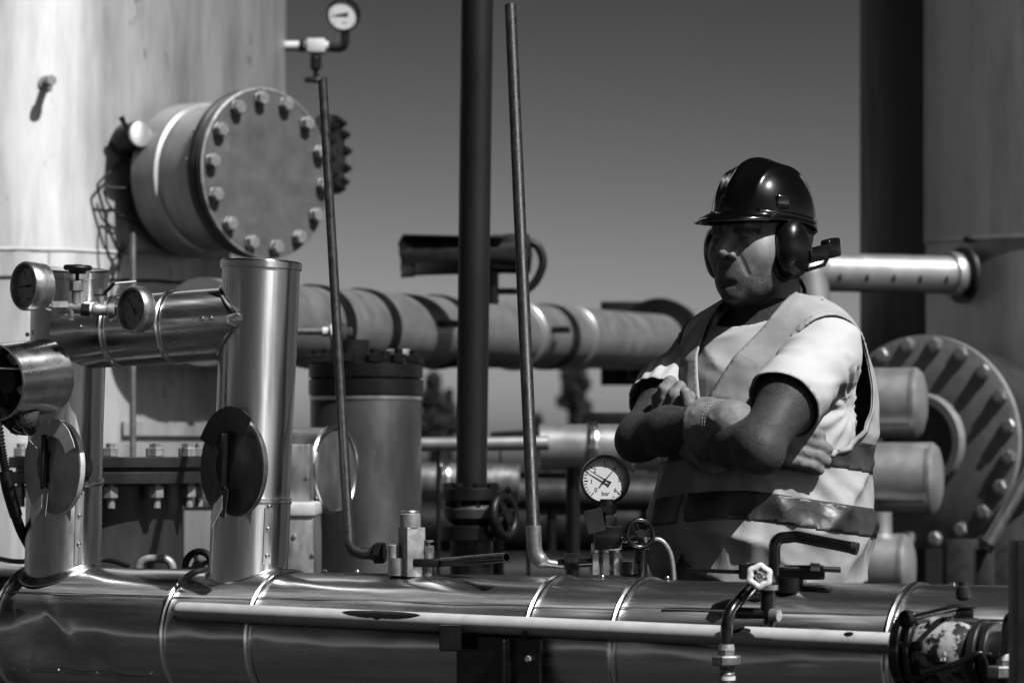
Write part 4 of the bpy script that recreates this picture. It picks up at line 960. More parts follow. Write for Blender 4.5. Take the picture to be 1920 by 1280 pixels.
tree(1082, 70, 850, [(1066, 705, 16, 22), (1088, 700, 14, 18), (1076, 735, 22, 20), (1062, 752, 20, 16), (1092, 765, 20, 20), (1086, 790, 24, 18), (1070, 725, 18, 26), (1100, 720, 8, 14)], 'dark ragged tree on the horizon beside the right tube', 4)
tree(826, 60, 850, [(812, 720, 16, 26), (806, 750, 22, 24), (835, 765, 22, 22), (815, 790, 40, 26), (850, 795, 24, 22), (800, 815, 40, 22), (842, 740, 8, 14)], 'dark bushy tree on the horizon left of the thick pole', 5)
tree(1008, 66, 850, [(1006, 790, 12, 18), (1012, 815, 16, 16)], 'small dark bush on the horizon behind the right tube', 6)

# ================================================================ right tank
TRC = Vector((0, 9.9, 0)); TRR = .82
_e = (1612 - 960) / F; _t = math.atan(_e); TRC.x = TRC.y * math.tan(_t) + TRR / math.cos(_t)
tr = thing('storage_tank', TRC, 'clad tank with shade-toned left side and bolted round flange at the right edge', 'tank')
def ang_r(px): p, n = on_tank(px, 800, TRC, TRR); return math.atan2(n.y, n.x)
zs = P(0, 452, 9.3).z
a_l = ang_r(1737) % (2 * math.pi); 
def panel(a0, a1, z0, z1, r=TRR):
    V, Fc = [], []; n = max(8, int(abs(a1 - a0) / .05))
    for i in range(n + 1):
        a = a0 + (a1 - a0) * i / n
        for z in (z0, z1): V.append(TRC + Vector((math.cos(a) * r, math.sin(a) * r, z)))
    for i in range(n): Fc.append((2 * i, 2 * i + 2, 2 * i + 3, 2 * i + 1))
    return V, Fc
add('cladding_panel', panel(a_l - 1.2, a_l, 0, zs), M['rt_shade'], tr); add('cladding_panel', panel(a_l - 1.2, a_l, zs, 3.2), M['rt_shade'], tr)
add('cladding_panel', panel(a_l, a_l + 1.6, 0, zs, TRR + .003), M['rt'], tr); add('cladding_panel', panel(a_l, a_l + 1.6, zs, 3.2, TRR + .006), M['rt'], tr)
add('cladding_panel', panel(a_l + 1.6, a_l - 1.2 + 2 * math.pi, 0, 3.2), M['rt'], tr)
add('tank_roof', lathe([(TRR, 3.2), (TRR * .6, 3.35), (0, 3.4)], 64, T(TRC), False), M['rt'], tr)
ps, ns_ = on_tank(1737, 452, TRC, TRR)
add('upright_seam', box((.010, .008, 3.2 - zs), frame(Vector((ps.x, ps.y, (zs + 3.2) / 2)) + ns_ * .004, (0, 0, 1), ns_), .001), M['tank'], tr)
add('ring_seam', lathe([(TRR, 0), (TRR + .012, .002), (TRR + .012, .012), (TRR, .014)], 40, T(TRC + Vector((0, 0, zs))), a0=a_l, a1=a_l + 1.6), M['tank'], tr)
for px in (1820,):
    q, n_ = on_tank(px, 450, TRC, TRR, .01); add('seam_bolt', cyl(q, q + n_ * .02, .011, 10), M['dark'], tr)
# nozzle pipe to the left with elbow going down behind the worker's head
DN_ = 9.35
n0, n1 = P(1806, 516, 9.25), P(1530, 510, 9.0)
npz = thing('nozzle_pipe', n1, 'white clad nozzle pipe between the right tank and the worker head', 'pipe')
add('jacket', cyl(n0, n1, PL(36, 9.1), 44), M['pipe_white'], npz)
add('collar', lathe([(.064, 0), (.072, .003), (.076, .02), (.072, .035), (.062, .04)], 44, frame(n0 + (n0 - n1).normalized() * -.06, n0 - n1)), M['pipe_white'], npz)
add('tank_ring', lathe([(.06, 0), (.092, 0), (.092, .014), (.06, .014)], 44, frame(n0 - (n0 - n1).normalized() * .01, n0 - n1)), M['flange'], npz)
nd = (n1 - n0).normalized(); nn_ = Vector((0, -1, 0))
zdir = nd.cross(nn_).normalized(); zdir = zdir if zdir.z > 0 else -zdir
for s in (.14, .32, .5, .68, .86, 1.0):
    q = n0 + (n1 - n0) * s + nn_ * .060 - zdir * .014; add('strap_lug', box((.014, .012, .022), T(q + Vector((0, -.002, -.004))), .002), M['dark'], npz)
add('lap_strip', box(((n1 - n0).length * .9, .004, .006), frame((n0 + n1) / 2 + nn_ * .0605 - zdir * .012, zdir, nd), .001), M['white'], npz)
add('elbow', sweep(fillet([n1 + (n0 - n1).normalized() * .02, P(1514, 506, 8.98), P(1530, 640, 8.98)], .075, 10), .0605, 36), M['pipe_white'], npz)
add('down_leg', cyl(P(1529, 632, 8.98), P(1560, 900, 9.0), .0605, 36), M['pipe_white'], npz)
# big flange
RFn = Vector((-math.sin(R(37)), -math.cos(R(37)), 0)); RFc = P(1728, 828, 9.0); RFr = PL(200, 9.0)
bf = add('manway_flange', lathe([(RFr * .37, -.03), (RFr * .985, -.03), (RFr, -.027), (RFr, -.002), (RFr * .985, .0), (RFr * .46, .0), (RFr * .44, .03), (RFr * .37, .03)], 96, frame(RFc, RFn), False, False), M['pale_flange'], tr)
add('manway_back', lathe([(RFr * .9, -.3), (RFr * .9, -.08), (RFr, -.078), (RFr, -.036), (RFr * .9, -.034)], 80, frame(RFc, RFn), False), M['flange'], tr)
add('manway_throat', lathe([(RFr * .44, -.02), (RFr * .44, -.016), (0, -.016)], 48, frame(RFc, RFn)), M['black'], tr)
hb6 = mesh_from('manway_bolt', join(cyl((0, 0, -.08), (0, 0, .013), .013, 12), hexa((0, 0, 0), (0, 0, .010), .0225), lathe([(.026, 0), (.026, .004), (.02, .0045)], 16)), M['bolt'])
for k in range(20):
    a = 2 * math.pi * (k + .5) / 20; inst('manway_bolt', hb6, frame(RFc, RFn, (0, 0, 1)) @ T((RFr * .92 * math.cos(a), RFr * .92 * math.sin(a), .001)) @ Matrix.Rotation(k * .6, 4, 'Z'), bf)
# three stacked pale pipe ends behind the worker
def stub_end(pxr, py, rpx, d, label, rim=True):
    b = P(pxr, py, d); t = thing('pipe_stub', b - Vector((0, 0, PL(rpx, d))), label, 'pipe', 'pale pipe stubs behind the worker')
    ax = Vector((.965, -.26, 0)); r = PL(rpx, d); e = b - ax * 0.0
    add('jacket', cyl(e - ax * .42, e - ax * .02, r, 48), M['pipe_white'], t)
    add('end_cap', lathe([(r, 0), (r * 1.012, .004), (r * 1.0, .018), (r * .86, .034), (r * .5, .045), (0, .048)], 48, frame(e - ax * .022, ax), False), M['pipe_white'], t)
    add('bracket', box((.05, .05, .12), T(e - ax * .3 - Vector((0, 0, r + .05))), .004), M['dark'], t)
    add('lap_seam', cyl(e - ax * .40 + Vector((0, -r * .80, -r * .60)), e - ax * .04 + Vector((0, -r * .80, -r * .60)), .0035, 8), M['dark'], t)
stub_end(1722, 755, 66, 8.5, 'upper pale pipe stub in front of the bolted flange')
stub_end(1752, 897, 68, 8.35, 'middle pale pipe stub in front of the bolted flange')
stub_end(1700, 1062, 62, 8.2, 'lowest pale pipe stub right of the vest hem')
sm = thing('stub_post', P(1640, 1000, 8.2), 'pale short vertical pipe joining the lower stubs behind the vest', 'pipe')
add('post', cyl(P(1652, 1040, 8.25), P(1650, 960, 8.25), PL(22, 8.2), 28), M['pipe_white'], sm)
add('dark_ring', lathe([(PL(40, 8.1), 0), (PL(74, 8.1), .004), (PL(74, 8.1), .03), (PL(40, 8.1), .034)], 40, frame(P(1600, 900, 8.2), (.96, -.27, 0))), M['dark'], sm)
dg = thing('diagonal_brace', P(1855, 1030, 7.6), 'steel diagonal brace rod at the right edge', 'brace')
add('rod', cyl(P(1848, 1026, 7.6), P(1990, 780, 7.6), PL(13, 7.6), 20), M['alu_dull'], dg)
add('rod_end', cyl(P(1846, 1030, 7.6), P(1853, 1018, 7.6), PL(15, 7.6), 18), M['dark'], dg)
add('foot_post', box((.05, .05, P(0, 1030, 7.6).z), T((P(1850, 0, 7.62).x, 7.66, P(0, 1030, 7.6).z / 2)), .003), M['black'], dg)
for px, wd, d in ((1800, 60, 8.6), (1885, 90, 8.9)):
    x = P(px, 0, d).x
    add('dark_upright', box((PL(wd, d), .08, P(0, 1010, d).z), T((x, d, P(0, 1010, d).z / 2)), .004), M['black'], dg if False else None, label='broad black upright under the bolted flange' if px == 1800 else 'black upright at the right edge under the tank', cat='upright')
# ================================================================ the worker (signed-distance modelling, meshed with surface nets)
f4 = np.float32
def smin(a, b, k):
    h = np.clip(0.5 + 0.5 * (b - a) / k, 0, 1); return b * (1 - h) + a * h - k * h * (1 - h)
def smax(a, b, k): return -smin(-a, -b, k)
def ell(p, c, r):
    q = (p - np.array(c, f4)) / np.array(r, f4); k0 = np.sqrt((q * q).sum(-1)); q2 = q / np.array(r, f4); k1 = np.sqrt((q2 * q2).sum(-1)) + 1e-9
    return k0 * (k0 - 1) / k1
def cap(p, a, b, ra, rb=None):
    rb = ra if rb is None else rb; a = np.array(a, f4); b = np.array(b, f4); d = b - a
    t = np.clip(((p - a) @ d) / (d @ d), 0, 1); q = p - a - t[..., None] * d
    return np.sqrt((q * q).sum(-1)) - (ra + (rb - ra) * t)
def chain(p, pts, rs, k=.008):
    d = None
    for i in range(len(pts) - 1):
        e = cap(p, pts[i], pts[i + 1], rs[i], rs[i + 1]); d = e if d is None else smin(d, e, k)
    return d
def nets(f, lo, hi, h):
    ax = [np.arange(lo[i], hi[i] + h, h, dtype=f4) for i in range(3)]
    G = np.stack(np.meshgrid(*ax, indexing='ij'), -1)
    # look coarsely first, then evaluate only the band near the surface
    K = 4; shp = G.shape[:3]; C = G[::K, ::K, ::K]; Dc = f(C.reshape(-1, 3)).reshape(C.shape[:3])
    up = lambda a: np.repeat(np.repeat(np.repeat(a, K, 0), K, 1), K, 2)[:shp[0], :shp[1], :shp[2]]
    D = up(Dc).astype(f4); mk = np.abs(D) < h * K * 2.6; pts = G[mk]
    if len(pts): D[mk] = np.concatenate([f(pts[i:i + 300000]) for i in range(0, len(pts), 300000)])
    S = D < 0; n = D.shape
    sl = lambda o: tuple(slice(o[i], n[i] - 1 + o[i]) for i in range(3))
    cor = [(i, j, k) for i in (0, 1) for j in (0, 1) for k in (0, 1)]
    cnt = sum(S[sl(c)].astype(np.int8) for c in cor); act = (cnt > 0) & (cnt < 8)
    idx = np.argwhere(act); acc = np.zeros((len(idx), 3), f4); num = np.zeros(len(idx), f4)
    for c in cor:
        for a in range(3):
            if c[a] == 1: continue
            c2 = list(c); c2[a] = 1
            d0 = D[idx[:, 0] + c[0], idx[:, 1] + c[1], idx[:, 2] + c[2]]; d1 = D[idx[:, 0] + c2[0], idx[:, 1] + c2[1], idx[:, 2] + c2[2]]
            m = (d0 < 0) != (d1 < 0); t = np.where(m, d0 / np.where(m, d0 - d1, 1), 0)
            q = idx.astype(f4) + np.array(c, f4); q[:, a] += t
            acc[m] += q[m]; num[m] += 1
    V = acc / num[:, None] * h + np.array([a[0] for a in ax], f4)
    ids = -np.ones(act.shape, np.int64); ids[tuple(idx.T)] = np.arange(len(idx))
    Q = []
    for a in range(3):
        b, c = (a + 1) % 3, (a + 2) % 3
        s0 = [slice(0, n[i]) for i in range(3)]; s1 = list(s0); s0[a] = slice(0, n[a] - 1); s1[a] = slice(1, n[a])
        A_, B_ = S[tuple(s0)], S[tuple(s1)]
        e = np.argwhere(A_ != B_); e = e[(e[:, b] > 0) & (e[:, c] > 0) & (e[:, b] < n[b] - 1) & (e[:, c] < n[c] - 1)]
        st = A_[tuple(e.T)]
        def cell(db, dc):
            q = e.copy(); q[:, b] -= db; q[:, c] -= dc; return ids[tuple(q.T)]
        q4 = np.stack([cell(1, 1), cell(0, 1), cell(0, 0), cell(1, 0)], -1)
        Q.append(np.where(st[:, None], q4, q4[:, ::-1]))
    return V, np.concatenate(Q)
def relax(V, Q, it=2, w=.5):
    for _ in range(it):
        s = np.zeros_like(V); c = np.zeros(len(V), f4)
        for i in range(4):
            a, b = Q[:, i], Q[:, (i + 1) % 4]
            np.add.at(s, a, V[b]); np.add.at(c, a, 1); np.add.at(s, b, V[a]); np.add.at(c, b, 1)
        V = V * (1 - w) + w * s / np.maximum(c, 1)[:, None]
    return V
def clip_mesh(V, Q, g, it=4):
    """keep the faces where g > 0 and pull the cut edge onto g = 0"""
    gv = g(V); keep = gv[Q].mean(1) > 0; Q = Q[keep]
    E = np.sort(np.concatenate([Q[:, [i, (i + 1) % 4]] for i in range(4)]), 1); u, c = np.unique(E, axis=0, return_counts=True)
    bnd = np.unique(u[c == 1])
    for _ in range(it):
        X = V[bnd]; g0 = g(X); gr = np.stack([(g(X + np.eye(3, dtype=f4)[a] * .001) - g0) / .001 for a in range(3)], -1)
        st = -g0[:, None] * gr / ((gr * gr).sum(-1)[:, None] + 1e-4); ln = np.sqrt((st * st).sum(-1, keepdims=True))
        V[bnd] = X + st * np.minimum(1, .006 / (ln + 1e-9))
    used = np.unique(Q); mp = -np.ones(len(V), np.int64); mp[used] = np.arange(len(used))
    return V[used], mp[Q]
def vnormals(V, Q):
    n = np.cross(V[Q[:, 2]] - V[Q[:, 0]], V[Q[:, 3]] - V[Q[:, 1]]); N = np.zeros_like(V)
    for i in range(4): np.add.at(N, Q[:, i], n)
    return N / (np.sqrt((N * N).sum(-1, keepdims=True)) + 1e-12)
def nz(V, sc, seed=0.0):
    return np.array([noise.noise(Vector((v[0] * sc[0] + seed, v[1] * sc[1] - seed, v[2] * sc[2] + seed * .3))) for v in V.tolist()], f4)

YAW = -52
MAN = Vector((P(1430, 0, 5.12).x, 5.12, 0))
ROT = Matrix.Rotation(R(YAW), 4, 'Z')
man = thing('person', MAN, 'person in dark hard hat and reflective vest standing with arms crossed', 'person')
def pmesh(name, V, Q, matl, parent=None, tone=None, solid=None, smooth=True):
    me = bpy.data.meshes.new(name); me.from_pydata([tuple(v) for v in V.tolist()], [], Q.tolist()); me.materials.append(matl)
    me.polygons.foreach_set('use_smooth', [True] * len(me.polygons))
    if tone is not None: a = me.attributes.new('tone', 'FLOAT', 'POINT'); a.data.foreach_set('value', np.asarray(tone, f4))
    me.update(); o = bpy.data.objects.new(name, me); COL.objects.link(o)
    o.parent = parent or man; o.rotation_euler = (0, 0, R(YAW)) if parent is None else (0, 0, 0)
    if solid: md = o.modifiers.new('thickness', 'SOLIDIFY'); md.thickness = solid; md.offset = -1
    return o
M['skin'] = mat('skin', 0.22, 0.5, 0.0, 0.22, (60, 60, 60), 0.25, 250, attr='tone', dist=.0008, spec=.4)
M['skin_arm'] = mat('hairy_arm_skin', 0.18, 0.58, 0.0, 0.45, (60, 420, 420), 0.5, 260, attr='tone', dist=.0012, spec=.3)
M['shirt'] = mat('white_cotton', 0.56, 0.85, 0.0, 0.04, (20, 20, 20), 0.12, 400, dist=.0008, spec=.2, crumple=.07, csc=14)
M['vest'] = mat('vest_fabric', 0.40, 0.6, 0.0, 0.12, (25, 25, 25), 0.2, 300, dist=.0008, spec=.35, crumple=.22, csc=13)
M['stripe'] = mat('reflective_stripe', 0.045, 0.45, 0.0, 0.15, (40, 40, 40), 0.15, 300, dist=.0008, crumple=.25, csc=18)
M['glove'] = mat('leather_glove', 0.20, 0.65, 0.0, 0.3, (50, 50, 50), 0.4, 200, dist=.001)
M['trouser'] = mat('work_trousers', 0.015, 0.8, 0.0, 0.3, (20, 20, 20), 0.2, 300)
M['helmet'] = mat('dark_helmet_shell', 0.003, 0.14, 0.0, 0.2, (20, 20, 20), 0.03, 25, coat=1.0, rvar=0.05)
M['muff'] = mat('ear_muff_plastic', 0.005, 0.28, 0.0, 0.3, (30, 30, 30), 0.05, 60)
M['hair'] = mat('short_hair', 0.02, 0.6, 0.0, 0.5, (200, 200, 60), 0.6, 300)

# ---- joints (x = his left, -y = forward, z up)
SHL, SHR = (.160, .005, 1.497), (-.160, .0, 1.490)
ELL, ELR = (.236, -.230, 1.330), (-.098, -.200, 1.352)
WRL, WRR = (.034, -.182, 1.346), (.132, -.220, 1.374)
HD = np.array((0.0, -.009, 1.692), f4)                      # middle of the head at eye height
HYAW = R(12)
MIDL = (.208, -.132, 1.418)
def torso(p):
    d = ell(p, (0, .0, 1.375), (.178, .138, .19)); d = smin(d, ell(p, (0, -.03, 1.17), (.172, .152, .21)), .06)
    d = smin(d, ell(p, (0, 0, .98), (.170, .14, .14)), .06)
    d = smin(d, cap(p, (-.125, .012, 1.492), (.125, .012, 1.497), .058), .06)
    for s in (-1, 1): d = smin(d, cap(p, (0.02 * s, .03, 1.565), (.12 * s, .018, 1.525), .048, .042), .05)
    return d
def neck(p): return cap(p, (0, .022, 1.50), (0, .012, 1.655), .062, .055)
def up_l(p):
    d = chain(p, [SHL, MIDL, ELL], [.058, .049, .038], .02)
    d = smin(d, ell(p, (.212, -.125, 1.405), (.038, .050, .046)), .03)
    return d
def arm_l(p):
    d = smin(up_l(p), cap(p, (.245, -.228, 1.318), ELL, .034), .02)
    mid = tuple(np.array(ELL) * .62 + np.array(WRL) * .38)
    return smin(d, chain(p, [ELL, mid, WRL], [.038, .042, .029], .02), .02)
def up_r(p):
    return chain(p, [SHR, (-.135, -.105, 1.418), ELR], [.060, .051, .039], .02)
def arm_r(p):
    d = smin(up_r(p), cap(p, (-.104, -.214, 1.340), ELR, .036), .02)
    mid = tuple(np.array(ELR) * .65 + np.array(WRR) * .35)
    return smin(d, chain(p, [ELR, mid, WRR], [.038, .042, .030], .02), .02)
def legs(p):
    d = None
    for s in (-1, 1):
        e = chain(p, [(.09 * s, 0, .92), (.10 * s, -.01, .50), (.105 * s, .02, .09)], [.10, .07, .055], .03); d = e if d is None else smin(d, e, .03)
    return d
ch_, sh_ = math.cos(HYAW), math.sin(HYAW)
HP = R(-5); cp_, sp2 = math.cos(HP), math.sin(HP)            # chin slightly raised
def to_head(p):
    q = p - HD; x_, y_, z_ = q[..., 0] * ch_ + q[..., 1] * sh_, -q[..., 0] * sh_ + q[..., 1] * ch_, q[..., 2]
    return np.stack([x_, y_ * cp_ + z_ * sp2, -y_ * sp2 + z_ * cp_], -1)
def head_shape(q):
    d = ell(q, (0, .018, .030), (.076, .096, .086))
    d = smin(d, ell(q, (0, -.030, -.036), (.058, .064, .076)), .03)
    d = smin(d, ell(q, (0, -.040, -.078), (.044, .044, .032)), .022)
    d = smin(d, ell(q, (0, -.072, -.098), (.020, .017, .015)), .016)
    d = smin(d, ell(q, (0, -.018, -.004), (.0705, .066, .045)), .02)
    for s in (-1, 1):
        d = smin(d, ell(q, (.039 * s, -.054, -.022), (.022, .022, .022)), .03)
        d = smin(d, ell(q, (.046 * s, -.010, -.066), (.013, .026, .020)), .022)
    d = smin(d, cap(q, (-.030, -.083, .022), (.030, -.083, .022), .013), .012)
    for s in (-1, 1): d = smax(d, -ell(q, (.031 * s, -.101, .002), (.017, .016, .0125)), .010)
    for s in (-1, 1):
        d = smin(d, ell(q, (.031 * s, -.0785, .0015), (.0145, .0135, .0125)), .004)
        d = smax(d, -ell(q, (.031 * s, -.0925, -.0005), (.0125, .006, .0012)), .0015)
        d = smin(d, cap(q, (.018 * s, -.0935, .015), (.045 * s, -.0815, .014), .0042, .003), .006)
    d = smin(d, chain(q, [(0, -.088, .012), (0, -.103, -.010), (0, -.112, -.025)], [.0090, .0100, .0130], .006), .007)
    for s in (-1, 1):
        d = smin(d, ell(q, (.0130 * s, -.098, -.029), (.0088, .0115, .0090)), .004)
        d = smax(d, -ell(q, (.0062 * s, -.105, -.0365), (.0034, .0055, .0034)), .002)
    d = smin(d, ell(q, (0, -.0655, -.063), (.034, .021, .027)), .018)
    d = smin(d, chain(q, [(-.024, -.076, -.0630), (-.008, -.0835, -.0612), (0, -.0838, -.0616), (.008, -.0835, -.0612), (.024, -.076, -.0630)], [.0018, .0032, .0026, .0032, .0018], .003), .006)
    d = smin(d, chain(q, [(-.022, -.076, -.0665), (0, -.0850, -.0695), (.022, -.076, -.0665)], [.0020, .0044, .0020], .003), .005)
    d = smax(d, -chain(q, [(-.028, -.0800, -.0645), (0, -.0905, -.0652), (.028, -.0800, -.0645)], [.0004, .0005, .0004], .001), .0015)
    d = smin(d, ell(q, (0, -.0665, -.0660), (.031, .0205, .014)), .010)
    d = smax(d, -ell(q, (0, -.093, -.081), (.018, .006, .004)), .006)
    for s in (-1, 1):
        d = smax(d, -chain(q, [(.022 * s, -.0955, -.028), (.031 * s, -.0885, -.046), (.036 * s, -.0800, -.062)], [.0006, .0010, .0005], .002), .008)
        d = smax(d, -chain(q, [(.017 * s, -.0935, .0075), (.031 * s, -.0925, .0105), (.047 * s, -.0800, .0070)], [.0008, .0012, .0008], .002), .003)
        d = smax(d, -chain(q, [(.018 * s, -.0880, -.0130), (.032 * s, -.0865, -.0155), (.045 * s, -.0770, -.0100)], [.0007, .0010, .0006], .002), .004)
        for k in (-1, 0, 1): d = smax(d, -chain(q, [(.050 * s, -.0745, .000 + k * .004), (.060 * s, -.0600, .000 + k * .009)], [.0008, .0005], .001), .002)
    return d
def head(p):
    q = to_head(p); d = head_shape(q)
    return smin(d, neck(p), .012)
def body(p):
    d = torso(p); d = smin(d, arm_l(p), .03); d = smin(d, arm_r(p), .03); return d
Vb, Qb = nets(lambda p: np.minimum(smin(smin(torso(p), neck(p), .03), legs(p), .05) + .004, np.minimum(arm_l(p), arm_r(p))), (-.30, -.34, .04), (.32, .20, 1.60), .0065)
Vb = relax(Vb, Qb, 2, .4)
Vh, Qh = nets(head, (-.10, -.155, 1.50), (.10, .14, 1.80), .0019)
Vh = relax(Vh, Qh, 1, .25)
# skin tones: tanned hairy arms, stubble deepened to paint in shade round the mouth, brows and lips
qh = to_head(Vh); th = np.ones(len(Vh), f4)
beard_shade = np.clip((-.040 - qh[:, 2]) / .022, 0, 1) * np.clip((-.0 - qh[:, 1]) / .03, 0, 1)
mous_shade = np.exp(-(((qh[:, 2] + .052) / .012) ** 2) - (qh[:, 0] / .034) ** 2) * (qh[:, 1] < -.07)
side = np.clip((.006 - np.abs(qh[:, 1] + .02)) / .01 + .5, 0, 1) * (np.abs(qh[:, 0]) > .045) * np.clip((.01 - qh[:, 2]) / .04, 0, 1)
spk = nz(Vh, (420, 420, 420)) * .5 + .5
st_ = np.clip(np.maximum(np.maximum(beard_shade, mous_shade), side * .7), 0, 1)
th *= 1 - st_ * (.42 + .46 * np.clip(spk * 1.3 - .1, 0, 1))
lips = np.exp(-(((qh[:, 2] + .0645) / .0080) ** 2) - (qh[:, 0] / .022) ** 2) * (qh[:, 1] < -.080); th = th * (1 - lips) + lips * .55
brow = np.exp(-(((qh[:, 2] - .017 + np.abs(qh[:, 0]) * .05) / .0055) ** 2)) * ((np.abs(qh[:, 0]) > .012) & (np.abs(qh[:, 0]) < .05)) * (qh[:, 1] < -.06); th *= 1 - .85 * brow
th *= 1.25
tb = np.full(len(Vb), .31, f4); hairn = nz(Vb, (160, 60, 160), 3.0); tb *= 1 - .45 * np.clip(hairn + .2, 0, 1)
bo = pmesh('body', np.concatenate([Vb, Vh]), np.concatenate([Qb, Qh + len(Vb)]), M['skin_arm'], tone=np.concatenate([tb, th]))
bo.data.materials.append(M['skin']); bo.data.polygons.foreach_set('material_index', np.concatenate([np.zeros(len(Qb), np.int32), np.ones(len(Qh), np.int32)]))
# hair: a thin layer over the skull, seen at temple and nape
Va, Qa = nets(lambda p: head_shape(to_head(p)) - .0035, (-.10, -.12, 1.60), (.10, .14, 1.83), .0035)
def hair_g(p):
    q = to_head(p); back = (q[..., 1] - .040) * .9; temple = np.minimum(q[..., 2] - (-.020), .058 + q[..., 1] * 1.0 + np.minimum(q[..., 2], .03) * .2 - .0)
    a = np.minimum(np.maximum(np.minimum(q[..., 1] + .026, q[..., 2] + .028), np.minimum(q[..., 1] - .03, q[..., 2] + .075)), .02); return np.maximum(a, q[..., 2] - .045)
Va, Qa = clip_mesh(Va, Qa, hair_g); Va += vnormals(Va, Qa) * (nz(Va, (300, 300, 80)) * .0016)[:, None]
pmesh('hair', Va, Qa, M['hair'], solid=.003)

# ---- clothes
A_sl = np.array((.212, -.105, 1.415), f4); A_sr = np.array((-.142, -.125, 1.415), f4)
dl = np.array(ELL, f4) - np.array(SHL, f4); dl /= np.linalg.norm(dl); drr = np.array(ELR, f4) - np.array(SHR, f4); drr /= np.linalg.norm(drr)
SL0, SL1 = tuple(np.array(SHL) + dl * .02), tuple(np.array(SHL) + dl * .24)
SR0, SR1 = tuple(np.array(SHR) + drr * .02), tuple(np.array(SHR) + drr * .24)
def shirt_f(p):
    d = torso(p) - .008
    d = smin(d, chain(p, [SHL, MIDL, ELL], [.060, .062, .054], .02), .03); d = smin(d, chain(p, [SHR, (-.135, -.105, 1.418), ELR], [.060, .066, .060], .02), .03)
    d = smin(d, cap(p, (0, .024, 1.52), (0, .016, 1.57), .066, .068), .02)
    return d
Vs, Qs = nets(shirt_f, (-.32, -.30, 1.00), (.34, .20, 1.64), .0055)
def shirt_g(p):
    al = .188 - ((p - np.array(SHL, f4)) @ dl); ar = .160 - ((p - np.array(SHR, f4)) @ drr)
    gl = np.where(p[..., 0] > .13, al, .05); gr = np.where((p[..., 0] < -.05) & (p[..., 1] < -.10) & (p[..., 2] > 1.2), np.where((p - np.array(SHR, f4)) @ drr > .10, ar, .05), .05)
    # only the sleeve tubes are trimmed, not the chest behind them
    nl = up_l(p) < .034; nr = up_r(p) < .034
    g = np.minimum(np.where(nl, gl, .05), np.where(nr, gr, .05))
    rn = np.sqrt(p[..., 0] ** 2 + (p[..., 1] - .015) ** 2)
    col = np.where(rn < .098, 1.577 + .36 * (p[..., 1] - .01) - p[..., 2], .05)
    return np.minimum(np.minimum(g, col), p[..., 2] - 1.05)
def folds(V, sc, amp, seed, rid=True):
    a = nz(V, sc, seed); b = nz(V, tuple(x * 2.3 for x in sc), seed + 5)
    r1 = (1 - np.minimum(1, 1.6 * np.abs(a))) ** 2 * 1.6 - .5 if rid else a
    return (r1 * .7 + b * .4) * amp
Ns = vnormals(Vs, Qs)
Vs = Vs + Ns * folds(Vs, (9, 9, 22), .0035, 1.0)[:, None]
# gathered folds running from the left armpit and the pleats of the right sleeve
ap = Vs - np.array((.17, .05, 1.40), f4); ang_ap = np.arctan2(ap[:, 2], ap[:, 1]); rad_ap = np.sqrt((ap[:, 1:] ** 2).sum(-1))
Vs += Ns * (.0030 * np.sin(ang_ap * 13 + 6 * rad_ap) * np.exp(-((rad_ap - .06) / .055) ** 2) * (Vs[:, 0] > .08) * (Vs[:, 2] < 1.47))[:, None]
pr_ = (Vs - np.array(SHR, f4)); tr_ = pr_ @ drr; pe = pr_ - tr_[:, None] * drr; an_ = np.arctan2(pe[:, 0], pe[:, 2])
Vs += Ns * (.0035 * np.sin(an_ * 15) * np.exp(-((tr_ - .115) / .045) ** 2) * (Vs[:, 0] < -.07))[:, None]
Vs, Qs = clip_mesh(Vs, Qs, shirt_g)
tsh = pmesh('t_shirt', Vs, Qs, M['shirt'], solid=.0025)
# hems
def hem_ring(a, d, t, r, name='hem', th=.0016):
    a = Vector(a) + Vector(d.tolist()) * t; m = frame(a, Vector(d.tolist())); return lathe([(r, 0), (r + th, .001), (r + th, .003), (r, .004)], 48, m, False, False)
def pchild(name, g, matl, parent, ang=40):
    o = bpy.data.objects.new(name, mesh_from(name, g, matl, ang)); COL.objects.link(o); o.parent = parent; return o
# ---- vest
def vest_f(p):
    d = torso(p) - .018
    d = smin(d, ell(p, (0, .02, 1.20), (.20, .165, .20)), .05)                 # hangs loose at the sides and back
    d = smin(d, ell(p, (.10, .075, 1.40), (.095, .075, .13)), .03)
    return d
Vv, Qv = nets(vest_f, (-.26, -.24, .98), (.27, .24, 1.66), .0055)
def vest_g(p):
    x, y, z = p[..., 0], p[..., 1], p[..., 2]
    def hole(s):
        q = (p - np.array((.215 * s, -.012, 1.445), f4)) / np.array((.112, .098, .122), f4); return (np.sqrt((q * q).sum(-1)) - 1) * .09
    arm = np.minimum(hole(1), hole(-1))
    wv = np.clip((z - 1.405) / .15, 0, 1) * .075 + .004
    vn = np.where((y < .02) & (z > 1.40), np.abs(x - .012) - wv, .05)
    slit = np.where((y < 0) & (z <= 1.40), np.abs(x - .012) - .0022, .05)
    col = np.where(y >= .0, 1.60 - z, .05)
    rnd_ = np.where((y < 0) & (z < 1.17), np.where(np.abs(x - .012) < .08, z - (1.092 + .05 * (1 - np.clip(np.abs(x - .012) / .08, 0, 1)) ** 2), .05), .05)
    bot = z - (1.088 + .03 * np.clip(y / .1, -1, 1) * 0)
    return np.minimum.reduce([arm, vn, slit, col, bot, rnd_, .05 + 0 * x])
Nv = vnormals(Vv, Qv)
lowf = np.clip((1.42 - Vv[:, 2]) / .12, .25, 1)
Vv = Vv + Nv * (folds(Vv, (10, 10, 8), .013, 4.0) * lowf)[:, None] + Nv * (folds(Vv, (22, 22, 6), .003, 9.0, False) * lowf)[:, None]
